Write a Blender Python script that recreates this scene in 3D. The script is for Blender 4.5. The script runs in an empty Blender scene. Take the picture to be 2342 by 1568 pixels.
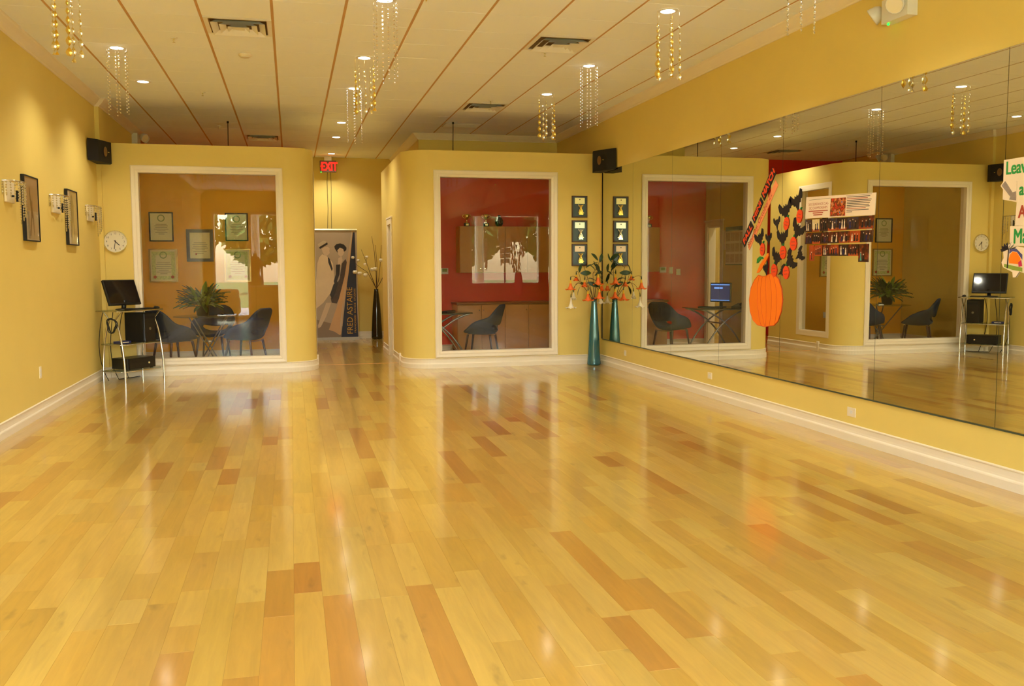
import bpy, math, random
from mathutils import Matrix, Vector
random.seed(7)
PI = math.pi
sc = bpy.context.scene
col = sc.collection
# ------------------------------------------------------------------ camera, world, sun, exposure
IMG_W, IMG_H, F_PX = 2342, 1568, 2089.75
CAM = Vector((0, 0, 1.4485)); YAW, PITCH, ROLL = 0.23594, 0.0833, 0.00494
_f = Vector((math.sin(YAW)*math.cos(PITCH), math.cos(YAW)*math.cos(PITCH), -math.sin(PITCH)))
_r = Vector((math.cos(YAW), -math.sin(YAW), 0)); _d = _f.cross(_r)
R_AX = _r*math.cos(ROLL)+_d*math.sin(ROLL); D_AX = _d*math.cos(ROLL)-_r*math.sin(ROLL); F_AX = _f
cd = bpy.data.cameras.new('camera'); cam = bpy.data.objects.new('camera', cd); col.objects.link(cam)
cd.sensor_width = 36; cd.lens = 36*F_PX/IMG_W; cd.clip_start = .05; cd.clip_end = 300
cam.matrix_world = Matrix(((R_AX.x, -D_AX.x, -F_AX.x, CAM.x), (R_AX.y, -D_AX.y, -F_AX.y, CAM.y), (R_AX.z, -D_AX.z, -F_AX.z, CAM.z), (0, 0, 0, 1)))
sc.camera = cam
w = bpy.data.worlds.new('sky'); sc.world = w; w.use_nodes = True
nt = w.node_tree; bg = nt.nodes['Background']
sky = nt.nodes.new('ShaderNodeTexSky'); sky.sky_type = 'NISHITA'; sky.sun_disc = False
sky.sun_elevation = math.radians(52); sky.sun_rotation = math.radians(150); sky.air_density = 1.2; sky.dust_density = 2.0
nt.links.new(sky.outputs[0], bg.inputs[0]); bg.inputs[1].default_value = 3.6
sd = bpy.data.lights.new('sun_offscreen', 'SUN'); sd.energy = 34.0; sd.angle = .01; sd.color = (1, .94, .84)
sun = bpy.data.objects.new('sun_offscreen', sd); col.objects.link(sun); sun.rotation_euler = (math.radians(38), 0, math.radians(-140))
SPOT_W = 80.0
LAMP_COL = (1.0, .95, .82)
sc.view_settings.view_transform = 'Standard'; sc.view_settings.look = 'None'
sc.view_settings.gamma = 1; sc.view_settings.use_curve_mapping = False
sc.view_settings.exposure = 0.33

def pix(P):
    q = Vector(P)-CAM; z = q.dot(F_AX)
    if z < .05: return None
    return (IMG_W/2+F_PX*q.dot(R_AX)/z, IMG_H/2+F_PX*q.dot(D_AX)/z, z)
def ray(x, y): return F_AX+R_AX*((x-IMG_W/2)/F_PX)+D_AX*((y-IMG_H/2)/F_PX)
def onp(x, y, ax, v):
    d = ray(x, y); return CAM+d*((v-CAM[ax])/d[ax])
# ------------------------------------------------------------------ colours and materials
def lin(c): return tuple((x/255/12.92 if x/255 <= .04045 else ((x/255+.055)/1.055)**2.4) for x in c)
def mat(name, c, rough=.5, metal=0, spec=.5, noise=0, nscale=8, bump=0, bscale=60, coat=0, emit=0, ecol=None, alpha=None):
    m = bpy.data.materials.new(name); m.use_nodes = True; n = m.node_tree.nodes; L = m.node_tree.links
    b = n['Principled BSDF']; c = lin(c)
    b.inputs['Base Color'].default_value = (*c, 1); b.inputs['Roughness'].default_value = rough
    b.inputs['Metallic'].default_value = metal; b.inputs['Specular IOR Level'].default_value = spec
    if coat: b.inputs['Coat Weight'].default_value = coat; b.inputs['Coat Roughness'].default_value = .08
    if noise:
        g = n.new('ShaderNodeNewGeometry'); t = n.new('ShaderNodeTexNoise'); t.inputs['Scale'].default_value = nscale; t.inputs['Detail'].default_value = 5
        L.new(g.outputs['Position'], t.inputs['Vector'])
        r = n.new('ShaderNodeMapRange'); r.inputs['To Min'].default_value = 1-noise; r.inputs['To Max'].default_value = 1+noise
        L.new(t.outputs['Fac'], r.inputs['Value'])
        x = n.new('ShaderNodeMix'); x.data_type = 'RGBA'; x.blend_type = 'MULTIPLY'; x.inputs['Factor'].default_value = 1
        x.inputs[6].default_value = (*c, 1); L.new(r.outputs[0], x.inputs[7]); L.new(x.outputs[2], b.inputs['Base Color'])
    if bump:
        g = n.new('ShaderNodeNewGeometry'); t = n.new('ShaderNodeTexNoise'); t.inputs['Scale'].default_value = bscale; t.inputs['Detail'].default_value = 3
        L.new(g.outputs['Position'], t.inputs['Vector'])
        bp = n.new('ShaderNodeBump'); bp.inputs['Strength'].default_value = bump; bp.inputs['Distance'].default_value = .002
        L.new(t.outputs['Fac'], bp.inputs['Height']); L.new(bp.outputs[0], b.inputs['Normal'])
    if emit:
        b.inputs['Emission Color'].default_value = (*(lin(ecol) if ecol else c), 1); b.inputs['Emission Strength'].default_value = emit
    return m
def glass_mat(name, tint, refl=.05, rough=0.0):
    m = bpy.data.materials.new(name); m.use_nodes = True; n = m.node_tree.nodes; L = m.node_tree.links
    n.remove(n['Principled BSDF']); o = n['Material Output']
    lw = n.new('ShaderNodeLayerWeight'); lw.inputs['Blend'].default_value = .5
    p = n.new('ShaderNodeMath'); p.operation = 'POWER'; p.inputs[1].default_value = 5; L.new(lw.outputs['Facing'], p.inputs[0])
    q = n.new('ShaderNodeMath'); q.operation = 'MULTIPLY_ADD'; q.inputs[1].default_value = .9-refl; q.inputs[2].default_value = refl; L.new(p.outputs[0], q.inputs[0])
    t = n.new('ShaderNodeBsdfTransparent'); t.inputs[0].default_value = (*tint, 1)
    g = n.new('ShaderNodeBsdfGlossy'); g.inputs['Roughness'].default_value = rough
    x = n.new('ShaderNodeMixShader'); L.new(q.outputs[0], x.inputs[0]); L.new(t.outputs[0], x.inputs[1]); L.new(g.outputs[0], x.inputs[2])
    L.new(x.outputs[0], o.inputs[0]); return m
def mirror_mat():
    m = bpy.data.materials.new('mirror'); m.use_nodes = True; n = m.node_tree.nodes
    n.remove(n['Principled BSDF']); g = n.new('ShaderNodeBsdfGlossy'); g.inputs['Color'].default_value = (.78, .78, .69, 1); g.inputs['Roughness'].default_value = 0
    m.node_tree.links.new(g.outputs[0], n['Material Output'].inputs[0]); return m
def wood_mat(name):
    m = bpy.data.materials.new(name); m.use_nodes = True; n = m.node_tree.nodes; L = m.node_tree.links; b = n['Principled BSDF']
    a = n.new('ShaderNodeAttribute'); a.attribute_name = 'tone'
    g = n.new('ShaderNodeNewGeometry')
    off = n.new('ShaderNodeVectorMath'); off.operation = 'SCALE'; off.inputs['Scale'].default_value = 37; L.new(a.outputs['Color'], off.inputs[0])
    ad = n.new('ShaderNodeVectorMath'); ad.operation = 'ADD'; L.new(g.outputs['Position'], ad.inputs[0]); L.new(off.outputs[0], ad.inputs[1])
    mp = n.new('ShaderNodeVectorMath'); mp.operation = 'MULTIPLY'; mp.inputs[1].default_value = (26, 2.2, 1); L.new(ad.outputs[0], mp.inputs[0])
    t = n.new('ShaderNodeTexNoise'); t.inputs['Scale'].default_value = 1.0; t.inputs['Detail'].default_value = 7; t.inputs['Roughness'].default_value = .62; t.inputs['Distortion'].default_value = .8
    L.new(mp.outputs[0], t.inputs['Vector'])
    r = n.new('ShaderNodeMapRange'); r.inputs['From Min'].default_value = .25; r.inputs['From Max'].default_value = .75; r.inputs['To Min'].default_value = .84; r.inputs['To Max'].default_value = 1.1; L.new(t.outputs['Fac'], r.inputs['Value'])
    mp2 = n.new('ShaderNodeVectorMath'); mp2.operation = 'MULTIPLY'; mp2.inputs[1].default_value = (11, 3.4, 1); L.new(ad.outputs[0], mp2.inputs[0])
    t2 = n.new('ShaderNodeTexNoise'); t2.inputs['Scale'].default_value = 1.0; t2.inputs['Detail'].default_value = 4; L.new(mp2.outputs[0], t2.inputs['Vector'])
    r2 = n.new('ShaderNodeMapRange'); r2.inputs['From Min'].default_value = .66; r2.inputs['From Max'].default_value = .8; r2.inputs['To Min'].default_value = 1; r2.inputs['To Max'].default_value = .62; L.new(t2.outputs['Fac'], r2.inputs['Value'])
    mu = n.new('ShaderNodeMath'); mu.operation = 'MULTIPLY'; L.new(r.outputs[0], mu.inputs[0]); L.new(r2.outputs[0], mu.inputs[1])
    x = n.new('ShaderNodeMix'); x.data_type = 'RGBA'; x.blend_type = 'MULTIPLY'; x.inputs['Factor'].default_value = 1
    L.new(a.outputs['Color'], x.inputs[6]); L.new(mu.outputs[0], x.inputs[7]); L.new(x.outputs[2], b.inputs['Base Color'])
    b.inputs['Roughness'].default_value = .3; b.inputs['Specular IOR Level'].default_value = .5
    b.inputs['Coat Weight'].default_value = 1; b.inputs['Coat Roughness'].default_value = .1
    bp = n.new('ShaderNodeBump'); bp.inputs['Strength'].default_value = .05; bp.inputs['Distance'].default_value = .002; L.new(t2.outputs['Fac'], bp.inputs['Height'])
    L.new(bp.outputs[0], b.inputs['Normal']); L.new(bp.outputs[0], b.inputs['Coat Normal']); return m
def photo_mat(name, seed, stops, scale=9):
    m = bpy.data.materials.new(name); m.use_nodes = True; n = m.node_tree.nodes; L = m.node_tree.links; b = n['Principled BSDF']
    g = n.new('ShaderNodeNewGeometry'); ad = n.new('ShaderNodeVectorMath'); ad.operation = 'ADD'; ad.inputs[1].default_value = (seed*3.1, seed*1.7, seed*5.3)
    L.new(g.outputs['Position'], ad.inputs[0]); t = n.new('ShaderNodeTexNoise'); t.inputs['Scale'].default_value = scale; t.inputs['Detail'].default_value = 3
    L.new(ad.outputs[0], t.inputs['Vector']); cr = n.new('ShaderNodeValToRGB'); L.new(t.outputs['Fac'], cr.inputs[0])
    e = cr.color_ramp.elements; e[0].position = .3; e[0].color = (*lin(stops[0]), 1); e[1].position = .72; e[1].color = (*lin(stops[-1]), 1)
    for i, s in enumerate(stops[1:-1]):
        q = e.new(.3+.42*(i+1)/(len(stops)-1)); q.color = (*lin(s), 1)
    L.new(cr.outputs[0], b.inputs['Base Color']); b.inputs['Roughness'].default_value = .35; return m
M = {}
M['wall'] = mat('wall_paint', (230, 203, 110), .62, noise=.03, nscale=3, bump=.08, bscale=220)
M['orange'] = mat('orange_paint', (246, 178, 40), .6, noise=.03, bump=.06, bscale=220)
M['olive'] = M['wall']
M['red'] = mat('red_paint', (226, 50, 22), .45, noise=.03, bump=.06, bscale=220)
M['white'] = mat('white_trim', (240, 226, 198), .35)
M['tile'] = mat('ceiling_tile', (240, 241, 238), .9, noise=.025, nscale=1.3, bump=.25, bscale=260)
M['grid'] = mat('ceiling_grid', (196, 152, 96), .6)
M['wood'] = wood_mat('maple_plank')
M['sub'] = mat('subfloor', (92, 60, 22), .8)
M['mirror'] = mirror_mat()
M['mback'] = mat('mirror_edge', (70, 78, 60), .3)
M['glass'] = glass_mat('window_glass', (.98, .98, .965), .03)
M['tglass'] = glass_mat('table_glass', (.86, .92, .88), .07)
M['chrome'] = mat('chrome', (225, 222, 214), .16, 1)
M['steel'] = mat('brushed_steel', (150, 146, 138), .3, 1)
M['black'] = mat('black_plastic', (14, 13, 13), .35)
M['matblack'] = mat('matt_black', (16, 15, 14), .7)
M['gold'] = mat('gold', (238, 208, 112), .2, 1)
M['silver'] = mat('silver', (240, 236, 222), .12, 1)
M['crystal'] = glass_mat('crystal', (.96, .93, .84), .8, .12)
M['navy'] = mat('navy_fabric', (30, 44, 74), .85, noise=.15, nscale=90, bump=.3, bscale=900)
M['charcoal'] = mat('charcoal_fabric', (46, 52, 66), .85, noise=.12, nscale=90)
M['walnut'] = mat('walnut', (70, 34, 16), .45, noise=.2, nscale=14)
M['maple'] = mat('cabinet_maple', (206, 142, 74), .4, noise=.1, nscale=5)
M['teal'] = mat('teal_glass', (10, 98, 112), .06, .3, 1.0, coat=.5)
M['leaf'] = mat('leaf', (46, 74, 22), .45, noise=.25, nscale=20)
M['leafd'] = mat('dark_leaf', (40, 66, 30), .4, noise=.3, nscale=16)
M['twig'] = mat('twig', (84, 58, 34), .7)
M['orangep'] = mat('trumpet_orange', (246, 112, 24), .5)
M['yellowp'] = mat('trumpet_yellow', (244, 196, 40), .5)
M['whitep'] = mat('petal_white', (244, 234, 204), .5)
M['paper'] = mat('paper', (236, 214, 186), .7)
M['cream'] = mat('cream_paper', (240, 232, 190), .6)
M['pcard'] = mat('pumpkin_card', (255, 128, 10), .6)
M['pline'] = mat('pumpkin_line', (216, 78, 6), .6)
M['pink'] = mat('salmon_paper', (246, 152, 96), .7)
M['porange'] = mat('small_pumpkin', (240, 74, 22), .6)
M['blackcard'] = mat('black_card', (26, 16, 14), .7)
M['green'] = mat('green_card', (30, 134, 48), .6)
M['tgreen'] = mat('green_print', (40, 150, 72), .6)
M['dred'] = mat('dark_red_print', (178, 70, 44), .6)
M['ink'] = mat('ink', (44, 34, 40), .7)
M['lamp'] = mat('lamp_lens', (255, 250, 238), .3, emit=16, ecol=(255, 244, 222))
M['exitred'] = mat('exit_red', (255, 20, 10), .4, emit=3.0, ecol=(255, 16, 8))
M['ledgreen'] = mat('green_led', (20, 220, 60), .4, emit=4, ecol=(20, 255, 60))
M['plate'] = mat('ivory_plate', (236, 222, 190), .4)
M['darkred'] = mat('mahogany', (66, 18, 12), .4)
M['slate'] = mat('slate_plaque', (54, 66, 74), .25, .2)
M['brass'] = mat('brass_plate', (240, 226, 170), .25, .4)
M['bnavy'] = mat('banner_navy', (28, 32, 52), .5)
M['btaupe'] = mat('banner_taupe', (176, 158, 134), .5, noise=.12, nscale=2)
M['blight'] = mat('banner_light', (196, 180, 150), .5)
M['bsuit'] = mat('banner_suit', (224, 202, 166), .5, noise=.1, nscale=6)
M['bfloor'] = mat('banner_floor', (138, 118, 94), .5)
M['bcurl'] = mat('banner_curl', (206, 164, 116), .5, noise=.08, nscale=4)
M['bskin'] = mat('banner_skin', (210, 186, 156), .5)
M['bgold'] = mat('banner_gold', (196, 146, 50), .5)
M['bdark'] = mat('banner_dark', (36, 28, 26), .5)
M['sepia'] = mat('sepia_print', (190, 160, 112), .35, noise=.2, nscale=5)
M['sepiad'] = mat('sepia_dark', (110, 90, 60), .35)
M['sepial'] = mat('sepia_light', (206, 184, 146), .35, noise=.15, nscale=8)
M['screen'] = mat('dark_screen', (26, 22, 20), .06)
M['screenlit'] = mat('lit_screen', (30, 34, 60), .2, emit=.35, ecol=(40, 60, 130))
M['screenbar'] = mat('lit_screen_bar', (90, 140, 220), .2, emit=1.2, ecol=(90, 140, 230))
M['blue'] = mat('blue_plastic', (24, 30, 90), .4)
M['grille'] = mat('diffuser_paint', (232, 226, 210), .4)
M['duct'] = mat('galvanised_duct', (120, 120, 116), .6)
M['rwhite'] = mat('fixture_white', (226, 222, 212), .4)
M['certg'] = mat('certificate_green', (146, 162, 104), .6)
M['certpat'] = mat('certificate_border_pattern', (214, 220, 150), .6, noise=.45, nscale=40)
M['concrete'] = mat('outside_concrete', (190, 184, 172), .9, noise=.1)
M['foliage'] = mat('tree_foliage', (88, 122, 50), .7, noise=.4, nscale=3)
M['lawn'] = mat('lawn', (96, 126, 50), .9, noise=.3)
M['bark'] = mat('bark', (84, 66, 50), .9)
M['form'] = mat('dress_form_cloth', (120, 40, 26), .8)
M['sofa'] = mat('cream_upholstery', (226, 210, 178), .8)
M['clockglass'] = mat('clock_face', (232, 222, 196), .12)
# ------------------------------------------------------------------ mesh builder
class MB:
    def __init__(s): s.v = []; s.f = []; s.m = []; s.s = []
    def add(s, vs, fs, mi=0, sm=False):
        o = len(s.v); s.v += [tuple(x) for x in vs]
        for q in fs: s.f.append([i+o for i in q]); s.m.append(mi); s.s.append(sm)
        return s
    def box(s, x0, y0, z0, x1, y1, z1, mi=0, bev=0):
        if not bev:
            vs = [(x, y, z) for z in (z0, z1) for y in (y0, y1) for x in (x0, x1)]
            return s.add(vs, [(0, 2, 3, 1), (4, 5, 7, 6), (0, 1, 5, 4), (2, 6, 7, 3), (0, 4, 6, 2), (1, 3, 7, 5)], mi)
        c = ((x0+x1)/2, (y0+y1)/2, (z0+z1)/2); h = (abs(x1-x0)/2, abs(y1-y0)/2, abs(z1-z0)/2); b = min(bev, min(h)*.9); vs = []; ix = {}
        for sx in (-1, 1):
            for sy in (-1, 1):
                for sz in (-1, 1):
                    sg = (sx, sy, sz)
                    for a in range(3):
                        ix[(sg, a)] = len(vs); vs.append(tuple(c[k]+sg[k]*(h[k] if k == a else h[k]-b) for k in range(3)))
        fs = []
        for a in range(3):
            u, w_ = [k for k in range(3) if k != a]
            for sg in (-1, 1):
                q = []
                for su, sw in ((-1, -1), (1, -1), (1, 1), (-1, 1)):
                    t = [0, 0, 0]; t[a] = sg; t[u] = su; t[w_] = sw; q.append(ix[(tuple(t), a)])
                fs.append(q)
        for a in range(3):
            u, w_ = [k for k in range(3) if k != a]
            for su in (-1, 1):
                for sw in (-1, 1):
                    t = [0, 0, 0]; t[u] = su; t[w_] = sw; t[a] = -1; p = tuple(t); t[a] = 1; q = tuple(t)
                    fs.append((ix[(p, u)], ix[(p, w_)], ix[(q, w_)], ix[(q, u)]))
        for sx in (-1, 1):
            for sy in (-1, 1):
                for sz in (-1, 1): fs.append(tuple(ix[((sx, sy, sz), a)] for a in range(3)))
        return s.add(vs, fs, mi)
    def tube(s, pts, r, n=8, mi=0, caps=True, sm=True):
        pts = [Vector(p) for p in pts]; k = len(pts); rs = r if isinstance(r, (list, tuple)) else [r]*k
        t = (pts[1]-pts[0]).normalized(); a = t.orthogonal().normalized(); vs = []
        for i, p in enumerate(pts):
            tn = (pts[min(i+1, k-1)]-pts[max(i-1, 0)]).normalized(); a = (a-tn*a.dot(tn)).normalized(); b = tn.cross(a)
            for j in range(n):
                an = 2*PI*j/n; vs.append(p+(a*math.cos(an)+b*math.sin(an))*rs[i])
        fs = [(i*n+j, i*n+(j+1) % n, (i+1)*n+(j+1) % n, (i+1)*n+j) for i in range(k-1) for j in range(n)]
        s.add(vs, fs, mi, sm)
        if caps: s.add(vs[:n], [tuple(range(n))[::-1]], mi); s.add(vs[-n:], [tuple(range(n))], mi)
        return s
    def cyl(s, p0, p1, r0, r1=None, n=12, mi=0, caps=True, sm=True): return s.tube([p0, p1], [r0, r0 if r1 is None else r1], n, mi, caps, sm)
    def lathe(s, prof, c=(0, 0, 0), n=24, mi=0, sm=True, sx=1, sy=1):
        vs = [(c[0]+r*math.cos(2*PI*j/n)*sx, c[1]+r*math.sin(2*PI*j/n)*sy, c[2]+z) for r, z in prof for j in range(n)]
        fs = [(i*n+j, i*n+(j+1) % n, (i+1)*n+(j+1) % n, (i+1)*n+j) for i in range(len(prof)-1) for j in range(n)]
        return s.add(vs, fs, mi, sm)
    def ball(s, c, r, n=8, k=5, mi=0, sc_=(1, 1, 1), sm=True):
        return s.lathe([(r*math.sin(PI*i/k)*1, -r*math.cos(PI*i/k)*sc_[2]) for i in range(k+1)], c, n, mi, sm, sc_[0], sc_[1])
    def prism(s, poly, fn, w0, w1, mi=0):
        n = len(poly); a = [fn(u, v, w0) for u, v in poly]; b = [fn(u, v, w1) for u, v in poly]
        s.add(a+b, [tuple(range(n))[::-1], tuple(range(n, 2*n))]+[(i, (i+1) % n, n+(i+1) % n, n+i) for i in range(n)], mi); return s
    def grid(s, fn, nu, nv, mi=0, sm=True, skip=None):
        vs = [fn(i/nu, j/nv) for j in range(nv+1) for i in range(nu+1)]; W = nu+1
        fs = [(j*W+i, j*W+i+1, (j+1)*W+i+1, (j+1)*W+i) for j in range(nv) for i in range(nu) if not (skip and skip(i, j))]
        return s.add(vs, fs, mi, sm)
    def xf(s, mtx):
        s.v = [tuple(mtx @ Vector(p)) for p in s.v]; return s
    def join(s, o, mtx=None, mi=None):
        s.add([tuple(mtx @ Vector(p)) if mtx else p for p in o.v], [], 0); off = len(s.v)-len(o.v)
        for q, m, sm in zip(o.f, o.m, o.s): s.f.append([i+off for i in q]); s.m.append(m if mi is None else mi); s.s.append(sm)
        return s
    def mesh(s, name, mats, org=(0, 0, 0)):
        me = bpy.data.meshes.new(name); me.from_pydata([(x-org[0], y-org[1], z-org[2]) for x, y, z in s.v], [], s.f)
        for m in (mats if isinstance(mats, (list, tuple)) else [mats]): me.materials.append(m)
        me.polygons.foreach_set('material_index', s.m); me.polygons.foreach_set('use_smooth', s.s); me.update(); return me
    def build(s, name, mats, parent=None, world=True):
        if parent is None:
            xs, ys, zs = zip(*s.v); org = ((min(xs)+max(xs))/2, (min(ys)+max(ys))/2, min(zs))
        else: org = ORG.get(parent.name, (0, 0, 0)) if world else (0, 0, 0)
        o = bpy.data.objects.new(name, s.mesh(name, mats, org)); col.objects.link(o)
        if parent is None: o.location = org
        else: o.parent = parent
        ORG[o.name] = org; return o
ORG = {}
def tag(o, label=None, cat=None, group=None, kind=None):
    if label: o['label'] = label
    if cat: o['category'] = cat
    if group: o['group'] = group
    if kind: o['kind'] = kind
    return o
def thing(name, label, cat, loc=(0, 0, 0), rz=0, group=None, kind=None):
    o = bpy.data.objects.new(name, None); col.objects.link(o); o.location = loc; o.rotation_euler = (0, 0, rz); o.empty_display_size = .05
    ORG[o.name] = tuple(loc); return tag(o, label, cat, group, kind)
def struct(o, label=None): o['kind'] = 'structure'; return tag(o, label)
def copy_tree(o, parent=None):
    c = o.copy(); col.objects.link(c); c.parent = parent
    if o.name in ORG: ORG[c.name] = ORG[o.name]
    for ch in list(o.children): copy_tree(ch, c)
    return c
def plane(org, xd):
    o = Vector(org); x = Vector(xd); n = x.cross(Vector((0, 0, 1)))
    return lambda u, v, w=0: tuple(o+x*u+Vector((0, 0, 1))*v+n*w)
def text(mb, s, size, fn, u, v, w=.001, mi=0, align='LEFT', ang=0, shear=0, ext=.0005, sx=1.0, bold=0):
    cu = bpy.data.curves.new('t', 'FONT'); cu.body = s; cu.size = size; cu.align_x = align; cu.shear = shear
    ob = bpy.data.objects.new('t', cu); col.objects.link(ob); dg = bpy.context.evaluated_depsgraph_get(); dg.update()
    me = bpy.data.meshes.new_from_object(ob.evaluated_get(dg)); ca, sa = math.cos(ang), math.sin(ang)
    for k in ((-1, 0, 1) if bold else (0,)):
        for k2 in ((-1, 1) if bold else (0,)):
            vs = [fn(u+(p.co.x*sx*ca-p.co.y*sa)+bold*k, v+(p.co.x*sx*sa+p.co.y*ca)+bold*k2*.6, w+.00012*(k+1)+.00005*(k2+1)) for p in me.vertices]
            mb.add(vs, [tuple(p.vertices) for p in me.polygons], mi)
    bpy.data.objects.remove(ob); bpy.data.curves.remove(cu); bpy.data.meshes.remove(me)
def bez(p0, p1, p2, p3, n=10):
    P = [Vector(p) for p in (p0, p1, p2, p3)]
    return [P[0]*(1-t)**3+P[1]*3*t*(1-t)**2+P[2]*3*t*t*(1-t)+P[3]*t**3 for t in [i/n for i in range(n+1)]]
def sweep(mb, path, prof, side=1, mi=0):
    k = len(path); P = [Vector((p[0], p[1])) for p in path]; rows = []
    for i in range(k):
        ds = []
        if i > 0: ds.append((P[i]-P[i-1]).normalized())
        if i < k-1: ds.append((P[i+1]-P[i]).normalized())
        ns = [Vector((-d.y, d.x))*side for d in ds]
        n = ns[0] if len(ns) == 1 else (ns[0]+ns[1])
        if len(ns) == 2: n = n/max(.2, 1+ns[0].dot(ns[1]))
        rows.append([(P[i].x+n.x*d, P[i].y+n.y*d, z) for d, z in prof])
    m = len(prof); vs = [q for r in rows for q in r]
    mb.add(vs, [(i*m+j, i*m+j+1, (i+1)*m+j+1, (i+1)*m+j) for i in range(k-1) for j in range(m-1)], mi)
    mb.add(rows[0], [tuple(range(m))], mi); mb.add(rows[-1], [tuple(range(m))[::-1]], mi); return mb
# ------------------------------------------------------------------ room dimensions
XL, XL2, XR, HC = -2.44, -2.385, 4.466, 3.644
YL, YR, YB, YE, YF = 13.05, 12.94, 15.22, 18.9, -1.3
PT = 3.09
# ---- floor and planks
fl = struct(MB().box(XL-.3, YF-.3, -.12, XR+.3, YE+.2, -.004).build('floor', M['sub']), 'pale maple plank dance floor with glossy varnish')
PW = .1235; planks = []; rg = random.Random(3)
PAL = [(212, 173, 84), (210, 170, 80), (206, 164, 74), (202, 157, 66), (214, 177, 90), (203, 159, 68), (210, 170, 82), (207, 165, 76)]
DPAL = [(194, 140, 56), (188, 132, 50), (196, 144, 60), (180, 120, 44)]
k0 = int((XL-(-.023))/PW)-1
for k in range(k0, k0+60):
    x0 = -.023+k*PW; x1 = x0+PW
    if x1 < XL or x0 > XR: continue
    x0 = max(x0, XL); x1 = min(x1, XR); y = YF-rg.random()
    while y < YE:
        L_ = rg.choice([.28, .36, .45, .52, .62, .75, .9, 1.1, 1.3])*rg.uniform(.9, 1.1); y1 = min(y+L_, YE+.1)
        if y1 > YF: planks.append((x0, max(y, YF), x1, y1))
        y = y1
def plank_geo(p, r):
    x0, y0, x1, y1 = p; g = .0001; c = .0005; z = [r.uniform(-.00013, .00013) for _ in range(4)]
    vs = [(x0+g, y0+g, -.0006), (x1-g, y0+g, -.0006), (x1-g, y1-g, -.0006), (x0+g, y1-g, -.0006),
          (x0+c, y0+c, z[0]), (x1-c, y0+c, z[1]), (x1-c, y1-c, z[2]), (x0+c, y1-c, z[3])]
    return vs, [(4, 5, 6, 7), (0, 1, 5, 4), (1, 2, 6, 5), (2, 3, 7, 6), (3, 0, 4, 7)]
def parea(p):
    qs = [pix((x, y, 0)) for x, y in ((p[0], p[1]), (p[2], p[1]), (p[2], p[3]), (p[0], p[3]))]
    if any(q is None for q in qs): return 0
    qs = [(min(max(q[0], 0), IMG_W), min(max(q[1], 0), IMG_H)) for q in qs]
    return abs(sum(qs[i][0]*qs[(i+1) % 4][1]-qs[(i+1) % 4][0]*qs[i][1] for i in range(4)))/2
planks.sort(key=lambda p: -parea(p))
def set_tone(me, tones):
    a = me.color_attributes.new('tone', 'FLOAT_COLOR', 'POINT'); a.data.foreach_set('color', [c for t in tones for c in t])
rest = MB(); rtone = []
for i, p in enumerate(planks):
    c = lin(rg.choice(DPAL) if rg.random() < .11 else rg.choice(PAL)); j = rg.uniform(.84, .95); c = (c[0]*j, c[1]*j, c[2]*j*rg.uniform(.78, .95), 1)
    vs, fs = plank_geo(p, rg)
    if i < 300:
        m = MB().add(vs, fs); o = m.build('plank', M['wood'], fl); set_tone(o.data, [c]*8)
    else: rest.add(vs, fs); rtone += [c]*8
o = rest.build('planks_far', M['wood'], fl); o['kind'] = 'stuff'; set_tone(o.data, rtone)
MB().box(.36, 13.84, 0, 1.54, 13.87, .0025).build('threshold_strip', M['maple'], fl)
# ---- ceiling: runners and tiles
G = .6096; GX0 = -1.9365; GY0 = 8.6
light_cells = []
DIFF = [(-.107-G, 8.6), (2.33, 8.49), (2.33, 12.3), (-.107-G, 15.9)]
def hole_of(dx, dy): y0 = GY0+G*round((dy-GY0)/G); return (dx+.06, dx+G-.06, y0+.06, y0+G-.06)
DUCT = 1.2
def slab(b, u0, u1, v0, v1, hs, w0, w1):
    us = sorted({u0, u1, *[h[0] for h in hs], *[h[1] for h in hs]}); vs_ = sorted({v0, v1, *[h[2] for h in hs], *[h[3] for h in hs]})
    for p, q in zip(us, us[1:]):
        for r, t in zip(vs_, vs_[1:]):
            if not any(h[0] < (p+q)/2 < h[1] and h[2] < (r+t)/2 < h[3] for h in hs): b.box(p, r, w0, q, t, w1)
    return b
ce = struct(slab(MB(), XL-.3, XR+.3, YF-.3, YE+.2, [hole_of(*d) for d in DIFF], HC+.012, HC+.15).build('ceiling', M['grid']), 'suspended ceiling of square tiles in tan runners')
tiles = []
xs = [GX0+G*i for i in range(-1, 12)]
for i in range(len(xs)-1):
    a, b = max(xs[i], XL), min(xs[i+1], XR)
    if b-a < .03: continue
    for j in range(-17, 18):
        y0 = GY0+G*j; y1 = y0+G
        if y1 < YF or y0 > YE: continue
        cx_, cy_ = (a+b)/2, (y0+y1)/2
        if any(abs(cx_-(dx+G/2)) < .2 and abs(cy_-(GY0+G*round((dy-GY0)/G)+G/2)) < .2 for dx, dy in DIFF): continue
        tiles.append((a, max(y0, YF), b, min(y1, YE)))
def tile_geo(t):
    x0, y0, x1, y1 = t; g = .012; h = .0035; c = .003; z = HC
    return [(x0+g, y0+h, z+.011), (x1-g, y0+h, z+.011), (x1-g, y1-h, z+.011), (x0+g, y1-h, z+.011),
            (x0+g, y0+h, z+.002), (x1-g, y0+h, z+.002), (x1-g, y1-h, z+.002), (x0+g, y1-h, z+.002),
            (x0+g+c, y0+h+c, z), (x1-g-c, y0+h+c, z), (x1-g-c, y1-h-c, z), (x0+g+c, y1-h-c, z)], \
           [(8, 11, 10, 9), (0, 1, 5, 4), (1, 2, 6, 5), (2, 3, 7, 6), (3, 0, 4, 7), (4, 5, 9, 8), (5, 6, 10, 9), (6, 7, 11, 10), (7, 4, 8, 11)]
tiles.sort(key=lambda t: -t[1]); rest = MB()
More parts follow.
